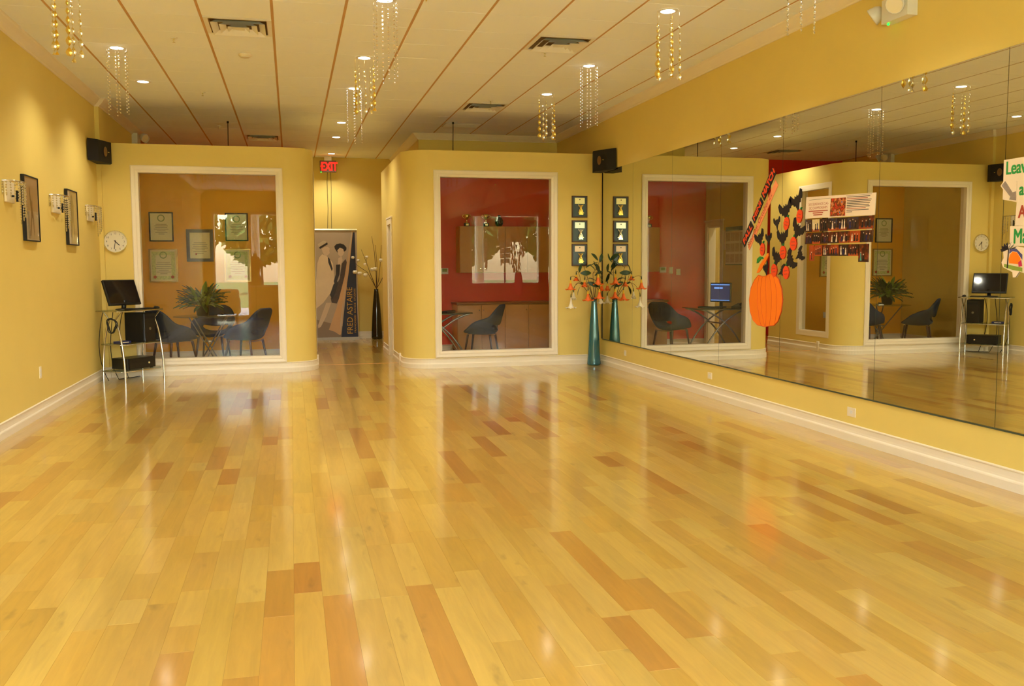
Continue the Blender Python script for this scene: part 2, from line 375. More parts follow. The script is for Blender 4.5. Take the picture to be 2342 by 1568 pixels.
for i, t in enumerate(tiles):
    if i < 290: MB().add(*tile_geo(t)).build('ceiling_tile', M['tile'], ce)
    else: rest.add(*tile_geo(t))
if rest.v: rest.build('tiles_behind', M['tile'], ce)['kind'] = 'stuff'
for x in xs[1:]:
    if XL < x < XR: MB().box(x-.013, YF, HC+.004, x+.013, YE, HC+.0119).build('runner', M['grid'], ce)
# ---- walls
def wall(name, boxes, m, label=None):
    b = MB()
    for q in boxes: b.box(*q)
    return struct(b.build(name, m), label)
wall('wall_left', [(XL-.2, YF-.2, 0, XL, 13.0, HC+.01), (XL-.2, 13.0, 0, XL2, 13.09, HC+.01)], M['wall'], 'long yellow left wall with crown moulding')
wall('wall_left_office', [(XL-.2, 13.09, 0, XL2, 16.3, HC+.01), (XL-.2, 16.3, 0, XL-.1, YE+.2, HC+.01)], M['olive'], 'olive yellow side wall of the left office')
wall('wall_right', [(XR, YF-.2, 0, XR+.2, YB, HC+.01)], M['wall'], 'long yellow right wall behind the mirrors')
wall('wall_back', [(XL-.2, YE, 0, 2.3, YE+.2, HC+.01)], M['wall'], 'shadowed yellow wall at the corridor end')
wall('wall_back_red', [(XL-.2, 17.5, 0, .18, 17.62, HC+.01)], M['red'], 'red wall glimpsed above the left office')
wall('wall_corridor_left', [(.18, 17.5, 0, .3, YE, HC+.01)], M['wall'], 'yellow wall end left of the corridor banner')
wb = struct(MB().box(2.09, YB+.02, 0, XR+.2, YE, HC+.01).build('wall_block', M['wall']), 'full height yellow wall behind the right office')
MB().box(1.60, YB, 0, XR, YB+.02, PT-.06).build('red_panel', M['red'], wb)
MB().box(1.60, YB+.02, 0, 2.09, YB+.1, PT-.06).build('red_return', M['red'], wb)
# front wall with shop windows behind the viewer
def holes(b, fn, u0, u1, v0, v1, hs, w0, w1, mi=0):
    us = sorted({u0, u1, *[h[0] for h in hs], *[h[1] for h in hs]}); vs_ = sorted({v0, v1, *[h[2] for h in hs], *[h[3] for h in hs]})
    for a, c in zip(us, us[1:]):
        for d, e in zip(vs_, vs_[1:]):
            um, vm = (a+c)/2, (d+e)/2
            if any(h[0] < um < h[1] and h[2] < vm < h[3] for h in hs): continue
            b.prism([(a, d), (c, d), (c, e), (a, e)], fn, w0, w1, mi)
    return b
FW = [(-2.12, -1.22, .08, 2.98), (-1.1, 1.2, .95, 2.98), (1.5, 3.6, .95, 2.98)]
struct(holes(MB(), plane((0, YF-.2, 0), (1, 0, 0)), XL-.2, XR+.2, 0, HC+.01, FW, 0, -.2).build('wall_front', M['wall']), 'yellow street side wall with shop windows')
def window(name, fn, h, fw, proud, depth, label, mull=(), gw=-.06, glass=True, both=False):
    """casing around hole h in plane fn (w out of the wall towards the viewer)"""
    e = struct(bpy.data.objects.new(name, None), label); col.objects.link(e); e.location = fn((h[0]+h[1])/2, h[2], 0); ORG[e.name] = tuple(e.location)
    u0, u1, v0, v1 = h; a, b_, c, d = u0-fw, u1+fw, v0-fw, v1+fw
    prof = [(0, -.0), (0, proud*.7), (.012, proud), (fw*.55, proud*.75), (fw*.7, proud*.85), (fw-.002, proud*.5), (fw+.006, proud*.4), (fw+.006, -depth)]
    for sgn in ((1, -1) if both else (1,)):
        mb = MB(); cor = [(a, c), (b_, c), (b_, d), (a, d)]; ins = [(1, 1), (-1, 1), (-1, -1), (1, -1)]; n = len(prof)
        vs = [fn(x+i*q[0], y+j*q[0], q[1] if sgn > 0 else -depth-max(q[1], 0)) for (x, y), (i, j) in zip(cor, ins) for q in prof]
        mb.add(vs, [(k*n+t, k*n+t+1, ((k+1) % 4)*n+t+1, ((k+1) % 4)*n+t) for k in range(4) for t in range(n-1)])
        mb.build('window_frame', M['white'], e)
    for mu in mull:
        MB().prism([(mu-.025, v0), (mu+.025, v0), (mu+.025, v1), (mu-.025, v1)], fn, gw-.03, gw+.03).build('mullion', M['white'], e)
    if glass: MB().prism([(u0, v0), (u1, v0), (u1, v1), (u0, v1)], fn, gw-.003, gw+.003).build('pane', M['glass'], e)
    return e
for i, h in enumerate(FW):
    e = window('window_%d' % (i+4), plane((0, YF, 0), (-1, 0, 0)), (-h[1], -h[0], h[2], h[3]), .06, .02, .2, ('tall glazed street door pane in a white frame', 'wide street window next to the glazed door', 'wide street window half covered by a blind')[i], mull=([-(h[0]+h[1])/2] if i else []), gw=-.1)
MB().box(1.94, YF-.04, 2.2, 2.77, YF-.02, 2.96).build('roller_blind', M['paper'], None)
tag(bpy.data.objects['roller_blind'], 'pale roller blind half drawn over the street window', 'blind')
# office partitions
def arc(cx, cy, r, a0, a1, n=14): return [(cx+r*math.cos(math.radians(a0+(a1-a0)*i/n)), cy+r*math.sin(math.radians(a0+(a1-a0)*i/n))) for i in range(n+1)]
def arcwall(b, pts, inn, z0, z1, mi=0):
    n = len(pts)
    for row in (pts, inn):
        b.add([(*p, z0) for p in row]+[(*p, z1) for p in row], [(i, i+1, n+i+1, n+i) for i in range(n-1)], mi, True)
    b.add([(*p, z1) for p in pts]+[(*p, z1) for p in inn], [(i, i+1, n+i+1, n+i) for i in range(n-1)], mi)
TH = .12
WL = (-1.95, -.175, .228, 2.72); WR = (2.072, 3.716, .238, 2.725); WS = (13.47, 14.3, .33, 2.72)
RC = .40
b = MB(); fL = plane((0, YL, 0), (1, 0, 0)); XLc = .335
holes(b, fL, XL2, XLc-RC, 0, PT, [WL], 0, -TH)
arcwall(b, arc(XLc-RC, YL+RC, RC, -90, 0), arc(XLc-RC, YL+RC, RC-TH, -90, 0), 0, PT)
fS = plane((XLc, 0, 0), (0, 1, 0))   # faces +X
holes(b, fS, YL+RC, YB+.12, 0, PT, [WS], 0, -TH)
wl = struct(b.build('wall_office_left', M['wall']), 'low yellow partition with a rounded corner around the left office')
MB().box(XL2, YB, 0, XLc-TH, YB+.12, PT).build('back_panel', M['orange'], wl)
b = MB(); fR = plane((0, YR, 0), (1, 0, 0)); XRc = 1.56
holes(b, fR, XRc+RC, XR, 0, PT, [WR], 0, -TH)
arcwall(b, arc(XRc+RC, YR+RC, RC, -90, -180), arc(XRc+RC, YR+RC, RC-TH, -90, -180), 0, PT)
fC = plane((XRc, 0, 0), (0, -1, 0))  # faces -X (u = -Y)
DO = (-15.12, -14.62, 0, 2.13)
holes(b, fC, -16.13, -(YR+RC), 0, PT, [(-15.1, -14.6, 0, 2.13)], 0, -TH*.5)
wr = struct(b.build('wall_office_right', M['wall']), 'low yellow partition with a rounded corner around the right office')
b = MB(); holes(b, plane((XRc+TH, 0, 0), (0, -1, 0)), -YB, -(YR+RC), 0, PT, [(-15.1, -14.6, 0, 2.13)], .06, 0)
b.build('olive_lining', M['olive'], wr)
MB().box(XRc, 16.13, 0, 2.09, 16.2, PT).build('end_return', M['wall'], wr)
window('window_1', fL, WL, .088, .022, TH, 'large fixed pane in white frame of the left office', both=True)
window('window_2', fR, WR, .09, .022, TH, 'large fixed pane in white frame of the right office', both=True)
window('window_3', fS, WS, .085, .004, TH, 'narrow white framed pane in the corridor side of the left office', both=True)
# corridor door casing with glazed leaf
d1 = struct(bpy.data.objects.new('door_1', None), 'white cased corridor doorway of the right office'); col.objects.link(d1); d1.location = (XRc, 14.85, 0); ORG[d1.name] = (XRc, 14.85, 0)
for side, x0, x1 in (('out', XRc-.022, XRc), ('in', XRc+TH, XRc+TH+.022)):
    b = MB()
    b.box(x0, 14.51, 0, x1, 14.6, 2.22, bev=.004); b.box(x0, 15.1, 0, x1, 15.19, 2.22, bev=.004); b.box(x0, 14.6, 2.13, x1, 15.1, 2.22, bev=.004); b.box(x0-.006, 14.49, 2.22, x1+.006, 15.21, 2.25, bev=.004)
    b.build('door_casing', M['white'], d1)
b = MB(); b.box(XRc, 14.6, 0, XRc+TH, 14.615, 2.13); b.box(XRc, 15.085, 0, XRc+TH, 15.1, 2.13); b.box(XRc, 14.615, 2.115, XRc+TH, 15.085, 2.13); b.build('door_jamb', M['white'], d1)
# ---- baseboards
BP = [(0, .142), (.007, .142), (.013, .137), (.013, .131), (.008, .124), (.009, .09), (.011, .074), (.018, .066), (.021, .058), (.021, 0), (0, 0)]
def base(name, path, side, label=None, parent=None):
    o = sweep(MB(), path, BP, side).build(name, M['white'], parent); return struct(o, label) if parent is None else o
base('baseboard_left', [(XL, YF), (XL, 13.0), (XL2, 13.0), (XL2, YL)], -1, 'moulded white baseboard along the left wall')
base('baseboard_right', [(XR, YF), (XR, YR)], 1, 'moulded white baseboard under the mirrors')
base('baseboard_office_left', [(XL2, YL)]+arc(XLc-RC, YL+RC, RC, -90, 0)+[(XLc, YB+.12)], -1, 'white baseboard curving round the left partition')
base('baseboard_office_right', [(XR, YR)]+arc(XRc+RC, YR+RC, RC, -90, -180)+[(XRc, 14.51)], 1, 'white baseboard curving round the right partition')
base('baseboard_corridor', [(XRc, 15.19), (XRc, 16.13)], 1, 'short white baseboard past the doorway')
base('baseboard_back', [(XL, YE), (2.09, YE)], -1, 'white baseboard of the corridor end wall')
base('baseboard_left_inner', [(XL2, YL+TH), (XL2, YB), (XLc-TH, YB), (XLc-TH, YL+RC)], -1, 'white baseboard inside the left office')
base('baseboard_right_inner', [(XRc+TH, 15.19), (XRc+TH, YB), (XR, YB), (XR, YR+TH)], -1, 'white baseboard inside the right office')
for i, (x, y) in enumerate(((XLc+.012, YL+RC+.22), (XRc-.012, YR+RC+.24))):
    struct(MB().box(x-.016, y-.03, 0, x+.016, y+.03, .175, bev=.003).build('trim_%d' % (i+6), M['white']), 'small white plinth block ending the curved baseboard')
# ---- crown mouldings
CP = [(0, HC-.098), (.012, HC-.096), (.016, HC-.084), (.03, HC-.076), (.06, HC-.05), (.085, HC-.022), (.095, HC-.014), (.1, HC-.004), (.1, HC+.004), (0, HC+.004)]
def crown(name, path, side, label): return struct(sweep(MB(), path, CP, side).build(name, M['white']), label)
crown('trim_1', [(XL, YF), (XL, 13.0), (XL2, 13.0), (XL2, 16.3)], -1, 'white crown moulding stepping round the left wall')
crown('trim_2', [(XR, YF), (XR, YB)], 1, 'white crown moulding above the mirror wall')
crown('trim_3', [(2.09, YE), (2.09, YB+.02), (XR, YB+.02)], -1, 'white crown moulding on the wall behind the right office')
# ------------------------------------------------------------------ wall mirror
MT, MBZ = 2.82, .382
mir = thing('wall_mirror', 'wall sized mirror of butted full height panels above the baseboard', 'mirror', (XR, 6, MBZ))
seams = [12.83, 11.6, 10.3, 9.02, 7.76, 6.31, 5.02, 3.75, 2.5, 1.25, 0, YF+.1]
for a, b_ in zip(seams, seams[1:]):
    m = MB(); x = XR-.006; g = .0022
    m.box(XR-.005, b_+g, MBZ, XR-.0005, a-g, MT, 1)
    m.add([(x, a-g, MBZ), (x, b_+g, MBZ), (x, b_+g, MT), (x, a-g, MT)], [(0, 1, 2, 3)], 0)
    m.build('mirror_panel', [M['mirror'], M['mback']], mir)
MB().box(XR-.012, YF+.1, MBZ-.012, XR-.001, 12.83, MBZ-.001).build('bottom_channel', M['mback'], mir)
MB().box(XR-.014, 12.832, MBZ, XR-.001, 12.84, MT).build('edge_strip', M['matblack'], mir)
# ------------------------------------------------------------------ recessed lights with hanging strands
def spot(parent, x, y):
    q = pix((x, y, HC-.02)); nm = 'downlight' if q and 0 <= q[0] <= IMG_W and 0 <= q[1] <= IMG_H else 'downlight_offscreen'
    ld = bpy.data.lights.new(nm, 'SPOT'); ld.energy = SPOT_W; ld.color = LAMP_COL; ld.spot_size = math.radians(128); ld.spot_blend = .75; ld.shadow_soft_size = .05
    o = bpy.data.objects.new(nm, ld); col.objects.link(o); o.parent = parent; o.location = (0, 0, -.02)
bead_meshes = []
def strand_beads(r):
    m = MB(); z = -.035; L_ = r.uniform(.60, .66); rr = .0078
    m.cyl((0, 0, 0), (0, 0, -L_), .0008, n=4, caps=False)
    while z > -L_:
        m.ball((0, 0, z), rr, 6, 4, sc_=(1, 1, 1.15), sm=False); z -= .034
    return m
def strand_ribbon(r, wmax):
    m = MB(); top = -r.uniform(.07, .12); L_ = .47; N = 72; turns = 3.6; ph = r.random()*6.28
    def f(i, j):
        t = j; a = ph+2*PI*turns*(t**.72); w_ = (.006+wmax*t)*(1 if t < .97 else .9); u = (i*2-1)
        return (u*w_*math.cos(a), u*w_*math.sin(a), top-L_*t)
    m.grid(f, 2, N); m.cyl((0, 0, 0), (0, 0, top), .0008, n=4, caps=False); return m
rs = random.Random(5); BEADS = [strand_beads(rs).mesh('bead_strand', M['crystal']) for _ in range(3)]
BEADG = strand_beads(rs).mesh('bead_strand', glass_mat('champagne_crystal', (.95, .84, .55), .7, .12))
RIBG = [strand_ribbon(rs, .018).mesh('ribbon_strand', M['gold']) for _ in range(3)]; RIBS = [strand_ribbon(rs, .016).mesh('ribbon_strand', M['silver']) for _ in range(3)]
LAB = {'b': ('recessed ceiling light ringed with straight crystal bead strands', 'bead strand ceiling lights'),
       'r': ('recessed ceiling light ringed with twisted gold and silver ribbon spirals', 'ribbon spiral ceiling lights'),
       'n': ('plain round recessed ceiling light without hanging strands', 'plain ceiling lights')}
LIGHTS = [(-1.64, 5.6, 'b'), (-1.64, 7.8, 'r'), (-1.64, 9.99, 'b'), (-1.645, 11.7, 'n'), (.8, 5.6, 'r'), (.805, 7.77, 'b'), (.8, 9.91, 'r'), (.805, 11.6, 'b'),
          (.797, 14.33, 'n'), (.793, 15.92, 'n'), (.81, 18.23, 'n'), (3.33, 5.6, 'b'), (3.22, 7.57, 'r'), (3.234, 9.77, 'b'), (3.233, 11.47, 'r')]   # the row at 5.6 m lies above the frame: its strands hang into view and show again in the left office pane
for x, y, kd in LIGHTS:
    t = thing('recessed_light', LAB[kd][0], 'ceiling light', (x, y, HC-.001), 0, LAB[kd][1])
    MB().lathe([(.062, -.004), (.07, -.006), (.082, -.005), (.092, -.002), (.094, .0005)], n=28).build('trim_ring', M['rwhite'], t, False)
    MB().lathe([(.0, -.006), (.03, -.006), (.062, -.004)], n=24).build('lens', M['lamp'], t, False)
    spot(t, x, y)
    if kd == 'b':
        n = 6; a0 = rs.random()*6
        for i in range(n):
            o = bpy.data.objects.new('bead_strand', BEADG if i % 3 == 1 else BEADS[i % 3]); col.objects.link(o); o.parent = t
            a = a0+2*PI*i/n; o.location = (.098*math.cos(a), .098*math.sin(a), -.003)
    elif kd == 'r':
        n = 5; a0 = rs.random()*6
        for i in range(n):
            o = bpy.data.objects.new('ribbon_strand', (RIBG if i % 2 == 1 else RIBS)[i % 3]); col.objects.link(o); o.parent = t
            a = a0+2*PI*i/n; o.location = (.1*math.cos(a), .1*math.sin(a), -.003); o.rotation_euler = (0, 0, rs.random()*6)
# ------------------------------------------------------------------ ceiling fittings
for dx, dy in DIFF:
    y0 = GY0+G*round((dy-GY0)/G); cx_, cy_ = dx+G/2, y0+G/2
    lab = {0: 'square stepped air diffuser beside the smoke detector', 1: 'square stepped air diffuser between the ribbon and bead lights by the mirror wall', 2: 'square stepped air diffuser before the grey return grille', 3: 'square stepped air diffuser over the left office'}[DIFF.index((dx, dy))]
    t = thing('air_diffuser', lab, 'air vent', (cx_, cy_, HC), 0, 'ceiling air diffusers')
    b = MB(); h = G/2-.012
    def ringq(b, r0, z0, r1, z1):
        vs = []
        for r_, z_ in ((r0, z0), (r1, z1)): vs += [(-r_, -r_, z_), (r_, -r_, z_), (r_, r_, z_), (-r_, r_, z_)]
        b.add(vs, [(i, (i+1) % 4, 4+(i+1) % 4, 4+i) for i in range(4)])
    ringq(b, h, -.003, h-.04, -.003); ringq(b, h, -.003, h, .011); b.build('outer_frame', M['grille'], t, False)
    k_ = G/2-.058; b = MB()
    b.add([(cx_+sx*k_, cy_+sy*k_, HC+z) for z in (.0105, DUCT) for sx, sy in ((-1, -1), (1, -1), (1, 1), (-1, 1))], [(i, (i+1) % 4, 4+(i+1) % 4, 4+i) for i in range(4)]+[(4, 5, 6, 7)]); b.build('duct_neck', M['duct'], ce)
    for k, r_ in enumerate((.235, .165, .095)):
        b = MB(); ringq(b, r_, -.028, r_-.05, .008); ringq(b, r_-.004, -.026, r_-.054, .008); b.build('louvre', M['grille'], t, False)
    MB().add([(-.05, -.05, -.02), (.05, -.05, -.02), (.05, .05, -.02), (-.05, .05, -.02)], [(0, 1, 2, 3)]).build('centre_plate', M['grille'], t, False)
t = thing('return_grille', 'flat grey return air grille over the right office', 'air vent', (2.63, 14.22, HC))
b = MB(); b.box(-.29, -.2, -.006, .29, .2, .0, bev=.003); b.build('plate', mat('grille_grey', (200, 190, 172), .5), t, False)
for i in range(12): MB().box(-.27, -.18+i*.03, -.012, .27, -.165+i*.03, -.006).build('slat', M['grille'], t, False)
for x, y, lab in ((-1.039, 9.45, 'small ceiling sprinkler head beside the bead strand light'), (-1.028, 12.256, 'small ceiling sprinkler head left of the plain light row'), (2.589, 9.261, 'small ceiling sprinkler head behind the near diffuser'), (2.626, 12.07, 'small ceiling sprinkler head before the far diffuser'), (-1.028, 15.065, 'small ceiling sprinkler head over the left office')):
    t = thing('sprinkler', lab, 'sprinkler', (x, y, HC), 0, 'ceiling sprinklers')
    MB().lathe([(.0, -.008), (.03, -.008), (.036, -.003), (.036, 0)], n=16).build('escutcheon', M['rwhite'], t, False)
    b = MB(); b.cyl((0, 0, -.008), (0, 0, -.022), .007, n=8); b.cyl((-.008, 0, -.02), (0, 0, -.04), .0025, n=6); b.cyl((.008, 0, -.02), (0, 0, -.04), .0025, n=6); b.lathe([(0, -.041), (.014, -.041), (.014, -.043), (0, -.043)], n=10); b.build('deflector', M['brass'], t, False)
t = thing('smoke_detector', 'shallow round beige smoke detector on the ceiling', 'smoke detector', (-.41, 10.02, HC))
MB().lathe([(.0, -.03), (.045, -.029), (.062, -.018), (.068, -.006), (.068, 0)], n=24).build('housing', M['plate'], t, False)
MB().lathe([(.04, -.031), (.048, -.0315), (.05, -.027)], n=24).build('vent_ring', M['grille'], t, False)
for x, y, lab in ((-.88, 14.55, 'thin dark hanger rod above the left office'), (2.44, 13.95, 'thin dark hanger rod above the right office')):
    t = thing('hanger_rod', lab, 'rod', (x, y, 3.0)); MB().cyl((0, 0, 0), (.008, 0, HC-3.002), .006, n=6).build('rod', M['matblack'], t, False); MB().cyl((.008, 0, HC-3.03), (.008, 0, HC-3.0015), .016, n=8).build('ceiling_clip', M['matblack'], t, False)
    MB().cyl((0, 0, -.01), (0, 0, .01), .012, n=8).build('end_nut', M['matblack'], t, False)
# exit sign
t = thing('exit_sign', 'lit red EXIT sign hung from the corridor ceiling', 'exit sign', (.76, 18.7, HC))
MB().box(-.16, -.03, -.31, .16, .03, -.085, bev=.006).build('housing', mat('exit_housing', (120, 84, 62), .5), t, False)
MB().box(-.07, -.04, -.085, .07, .04, 0, bev=.004).build('canopy', M['rwhite'], t, False)
b = MB(); fn = plane((.76, 18.668, HC), (1, 0, 0)); text(b, 'EXIT', .235, fn, .022, -.28, .002, align='CENTER', sx=.66, bold=.004)
b.add([fn(-.15, -.2, .002), fn(-.105, -.25, .002), fn(-.105, -.225, .002), fn(-.12, -.2, .002), fn(-.105, -.175, .002), fn(-.105, -.15, .002)], [(0, 1, 2, 3, 4, 5)])
b.build('letters', M['exitred'], t)
MB().ball((-.14, -.035, -.315), .01, 8, 5).build('green_led', M['ledgreen'], t, False)
MB().tube([(.0, .15, -.12), (-.02, .18, -.5), (-.01, .18, -1.0), (-.03, .18, -1.45)], .004, 5).build('cable', M['matblack'], t, False)
MB().tube([(.05, .15, -.12), (.06, .18, -.6), (.05, .18, -1.1), (.05, .18, -1.45)], .004, 5).build('cable', M['matblack'], t, False)
def emergency(name, label, loc, xd, heads):
    t = thing(name, label, 'emergency light', loc); fn = plane(loc, xd)
    MB().prism([(-.15, -.075), (.15, -.075), (.15, .1), (-.15, .1)], fn, 0, .085).build('battery_box', M['rwhite'], t)
    n = Vector(xd).cross(Vector((0, 0, 1)))
    for u, v, w_, du, dv in heads:
        c = Vector(fn(u, v, w_)); ax = (n*.55+Vector(xd)*du+Vector((0, 0, 1))*dv).normalized(); b = MB()
        b.tube([c-ax*.05, c-ax*.045, c-ax*.02, c+ax*.04, c+ax*.045], [.012, .035, .055, .068, .066], 14); b.build('lamp_head', M['rwhite'], t)
        b = MB(); b.cyl(c+ax*.0455, c+ax*.048, .06, n=14); b.build('lamp_lens', M['plate'], t)
    p = fn(-.1, -.083, .06); MB().ball(p, .009, 8, 5).build('green_led', M['ledgreen'], t)
    return t
emergency('emergency_light', 'white twin head emergency light high on the mirror wall', (XR, 6.08, 3.33), (0, -1, 0), [(-.24, .03, .06, -.5, -.5), (.06, .03, .11, .35, -.4)])
emergency('emergency_light', 'white twin head emergency light above the left office', (XL2, 15.7, 3.47), (0, 1, 0), [(-.08, .05, .16, -.4, -.4), (.1, .05, .16, .4, -.4)])
# ------------------------------------------------------------------ speakers
def speaker(label, plan, z0, z1, drv):
    cx_ = sum(p[0] for p in plan)/len(plan); cy_ = sum(p[1] for p in plan)/len(plan)
    t = thing('wall_speaker', label, 'speaker', (cx_, cy_, z0)); b = MB(); id_ = lambda u, v, w_: (u, v, w_)
    b.prism(plan, id_, z0, z1); b.build('cabinet', M['matblack'], t)
    p, q = Vector((*plan[drv], 0)), Vector((*plan[drv+1], 0)); mid = (p+q)/2; tn = (q-p).normalized(); n = Vector((tn.y, -tn.x, 0))
    cz = (z0+z1)/2; b = MB(); r = .05
    for rr, w0 in ((r, .002), (r*.7, .004), (r*.35, .008)):
        pass
    ring = [(r, .001), (r, .006), (r*.86, .007), (r*.3, -.004), (0, .004)]; N = 20; vs = []
    for rr, w_ in ring:
        for k in range(N):
            a = 2*PI*k/N; vs.append(tuple(Vector((mid.x, mid.y, cz))+tn*(rr*math.cos(a)*.8)+Vector((0, 0, 1))*rr*math.sin(a)*1.25+n*(w_+.004)))
    b.add(vs, [(i*N+k, i*N+(k+1) % N, (i+1)*N+(k+1) % N, (i+1)*N+k) for i in range(len(ring)-1) for k in range(N)], 0, True)
    b.build('driver_cone', mat('speaker_cone', (120, 84, 40), .6), t)
    c = Vector((mid.x, mid.y, cz))+tn*(.075 if drv == 2 else -.075)+n*.003
    MB().box(c.x-.012, c.y-.012, c.z-.004, c.x+.012, c.y+.012, c.z+.004).build('badge', M['silver'], t)
    bx = XL if cx_ < 0 else XR-.03
    MB().box(bx+.001, cy_-.03, (z0+z1)/2-.04, bx+.029, cy_+.03, (z0+z1)/2+.04).build('bracket', M['matblack'], t); return t
speaker('black wall speaker in the corner above the clock', [(-2.42, 12.93), (-2.425, 12.42), (-2.325, 12.56), (-2.225, 12.86), (-2.26, 12.96)], 2.80, 3.07, 2)
speaker('black wall speaker in the corner above the mirror edge', [(4.445, 12.80), (4.30, 12.82), (4.24, 12.62), (4.35, 12.36), (4.445, 12.22)], 2.80, 3.09, 2)
# ------------------------------------------------------------------ left wall: pictures, sconces, outlets
def picture(label, y0, y1, z0, z1, pose):
    fn = plane((XL, (y0+y1)/2, (z0+z1)/2), (0, 1, 0)); t = thing('framed_picture', label, 'picture', (XL, (y0+y1)/2, z0)); a, c = (y1-y0)/2, (z1-z0)/2
    b = MB(); holes(b, fn, -a, a, -c, c, [(-a+.01, a-.01, -c+.01, c-.01)], .002, .035); b.build('frame', M['matblack'], t)
    b = MB(); b.prism([(-a+.01, -c+.01), (a-.01, -c+.01), (a-.01, c-.01), (-a+.01, c-.01)], fn, .002, .026, 0)
    lo = pose[0]; b.prism([(-a+.019, -c+.019), (a-.019, -c+.019), (a-.019, lo), (-a+.019, lo)], fn, .0262, .0264, 1)
    for poly in pose[1]: b.prism(poly, fn, .0266, .027, 2)
    b.build('print', [M['sepia'], M['sepial'], M['sepiad']], t)
    MB().prism([(-a+.02, -c+.02), (a-.02, -c+.02), (a-.02, c-.02), (-a+.02, c-.02)], fn, .029, .03).build('glazing', M['glass'], t)
picture('narrow black framed sepia photo of a dancer with one arm raised', 9.46, 9.95, 1.715, 2.335, (-.02, [
    [(-.07, .19), (-.05, .21), (-.02, .08), (.0, .06), (.02, .09), (.03, .05), (.02, 0), (.05, -.06), (.07, -.22), (.05, -.26), (.03, -.1), (.0, -.08), (-.06, -.26), (-.09, -.26), (-.03, -.07), (-.03, .0), (-.05, .05), (-.05, .1)]]))
picture('narrow black framed sepia photo of an embracing dance couple', 11.16, 11.65, 1.718, 2.34, (-.2, [
    [(-.05, .24), (-.02, .26), (.02, .25), (.03, .2), (.07, .15), (.06, 0), (.08, -.2), (.05, -.24), (.02, -.05), (-.02, -.06), (-.06, -.24), (-.1, -.22), (-.06, -.02), (-.08, .12), (-.05, .18)]]))
def sconce(label, y0, y1):
    t = thing('wall_sconce', label, 'sconce', (XL, y0, 1.85), 0, 'crystal wall sconces'); yc = (y0+y1)/2; a = (y1-y0)/2
    MB().box(XL+.001, yc-a*.75, 2.04, XL+.02, yc+a*.45, 2.225, bev=.004).build('back_plate', M['plate'], t)
    b = MB(); pts = [(XL+.006+.12*math.sin(PI*i/12), yc-a*math.cos(PI*i/12), 2.222) for i in range(13)]
    b.tube(pts, .009, 8); b.build('top_rail', M['chrome'], t)
    b = MB(); b.cyl((XL+.02, yc, 2.1), (XL+.07, yc, 2.1), .01, n=8); b.cyl((XL+.07, yc, 2.05), (XL+.07, yc, 2.15), .014, n=8); b.build('lamp_holder', M['matblack'], t)
    for i in range(12):
        x, y, z = pts[i]; L_ = .1+.24*(i/11)**1.4; b = MB(); zz = z-.012
        b.cyl((x, y, z), (x, y, z-L_), .0007, n=4, caps=False)
        while zz > z-L_: b.ball((x, y, zz), .0075, 6, 4, sc_=(1, 1, 1.2), sm=False); zz -= .024
        b.ball((x, y, z-L_-.008), .008, 6, 4, sc_=(.8, .8, 2.2), sm=False); b.build('crystal_strand', M['crystal'], t)
sconce('crystal wall sconce before the dancer photo', 8.87, 9.3); sconce('crystal wall sconce between the two framed photos', 10.48, 11.05); sconce('crystal wall sconce near the corner clock', 12.2, 12.75)
def outlet(label, fn, u, v, w_=.07, h=.115, n=2):
    o = fn(u, v, 0); t = thing('wall_outlet', label, 'outlet', o)
    MB().prism([(u-w_/2, v-h/2), (u+w_/2, v-h/2), (u+w_/2, v+h/2), (u-w_/2, v+h/2)], fn, .0005, .006).build('cover_plate', M['plate'], t)
    for k in range(n):
        vv = v+(k-.5)*.04 if n > 1 else v; MB().prism([(u-.017, vv-.014), (u+.017, vv-.014), (u+.017, vv+.014), (u-.017, vv+.014)], fn, .006, .008).build('socket', M['rwhite'], t)
outlet('ivory wall outlet low on the left wall', plane((XL, 0, 0), (0, 1, 0)), 9.83, .43)
fRW = plane((XR, 0, 0), (0, -1, 0))
outlet('ivory wall outlet under the mirror near the teal vase', fRW, -11.87, .25, .07, .075, 1)
outlet('ivory wall outlet under the pumpkin decoration', fRW, -9.23, .24, .1, .07, 1)
outlet('ivory wall outlet under the photo collage', fRW, -6.6, .24, .11, .075, 1)
# ------------------------------------------------------------------ clock, plaques
t = thing('wall_clock', 'round white wall clock with thin chrome rim', 'clock', (-2.25, YL, 1.805)); fn = plane((-2.25, YL, 1.805), (1, 0, 0))
def disc(b, fn, r, w0, w1, mi=0, n=40, cu=0, cv=0): return b.prism([(cu+r*math.cos(2*PI*k/n), cv+r*math.sin(2*PI*k/n)) for k in range(n)], fn, w0, w1, mi)
disc(MB(), fn, .137, .001, .02).build('dial', M['clockglass'], t)
b = MB(); N = 40
for k in range(N):
    a, c = 2*PI*k/N, 2*PI*(k+1)/N
    b.prism([(.137*math.cos(a), .137*math.sin(a)), (.145*math.cos(a), .145*math.sin(a)), (.145*math.cos(c), .145*math.sin(c)), (.137*math.cos(c), .137*math.sin(c))], fn, .001, .03)
b.build('rim', M['chrome'], t)
b = MB()
for k in range(12):
    a = PI/2-2*PI*(k+1)/12; text(b, str(k+1), .034, fn, .108*math.cos(a), .108*math.sin(a)-.012, .0205, align='CENTER')
b.build('numerals', M['ink'], t)
b = MB()
for ang, L_, w_ in ((math.radians(-45), .07, .005), (math.radians(-100), .1, .0035)):
    ca, sa = math.cos(ang), math.sin(ang); q = [(-.02, -w_), (L_, -w_), (L_, w_), (-.02, w_)]
    b.prism([(u*ca-v*sa, u*sa+v*ca) for u, v in q], fn, .022, .0235)
b.build('hands', M['ink'], t); disc(MB(), fn, .008, .0235, .026, n=12).build('centre_cap', M['darkred'], t)
for k in range(4):
    a = k*PI/2; disc(MB(), fn, .006, .02, .034, n=8, cu=.142*math.cos(a), cv=.142*math.sin(a)).build('rim_stud', M['chrome'], t)
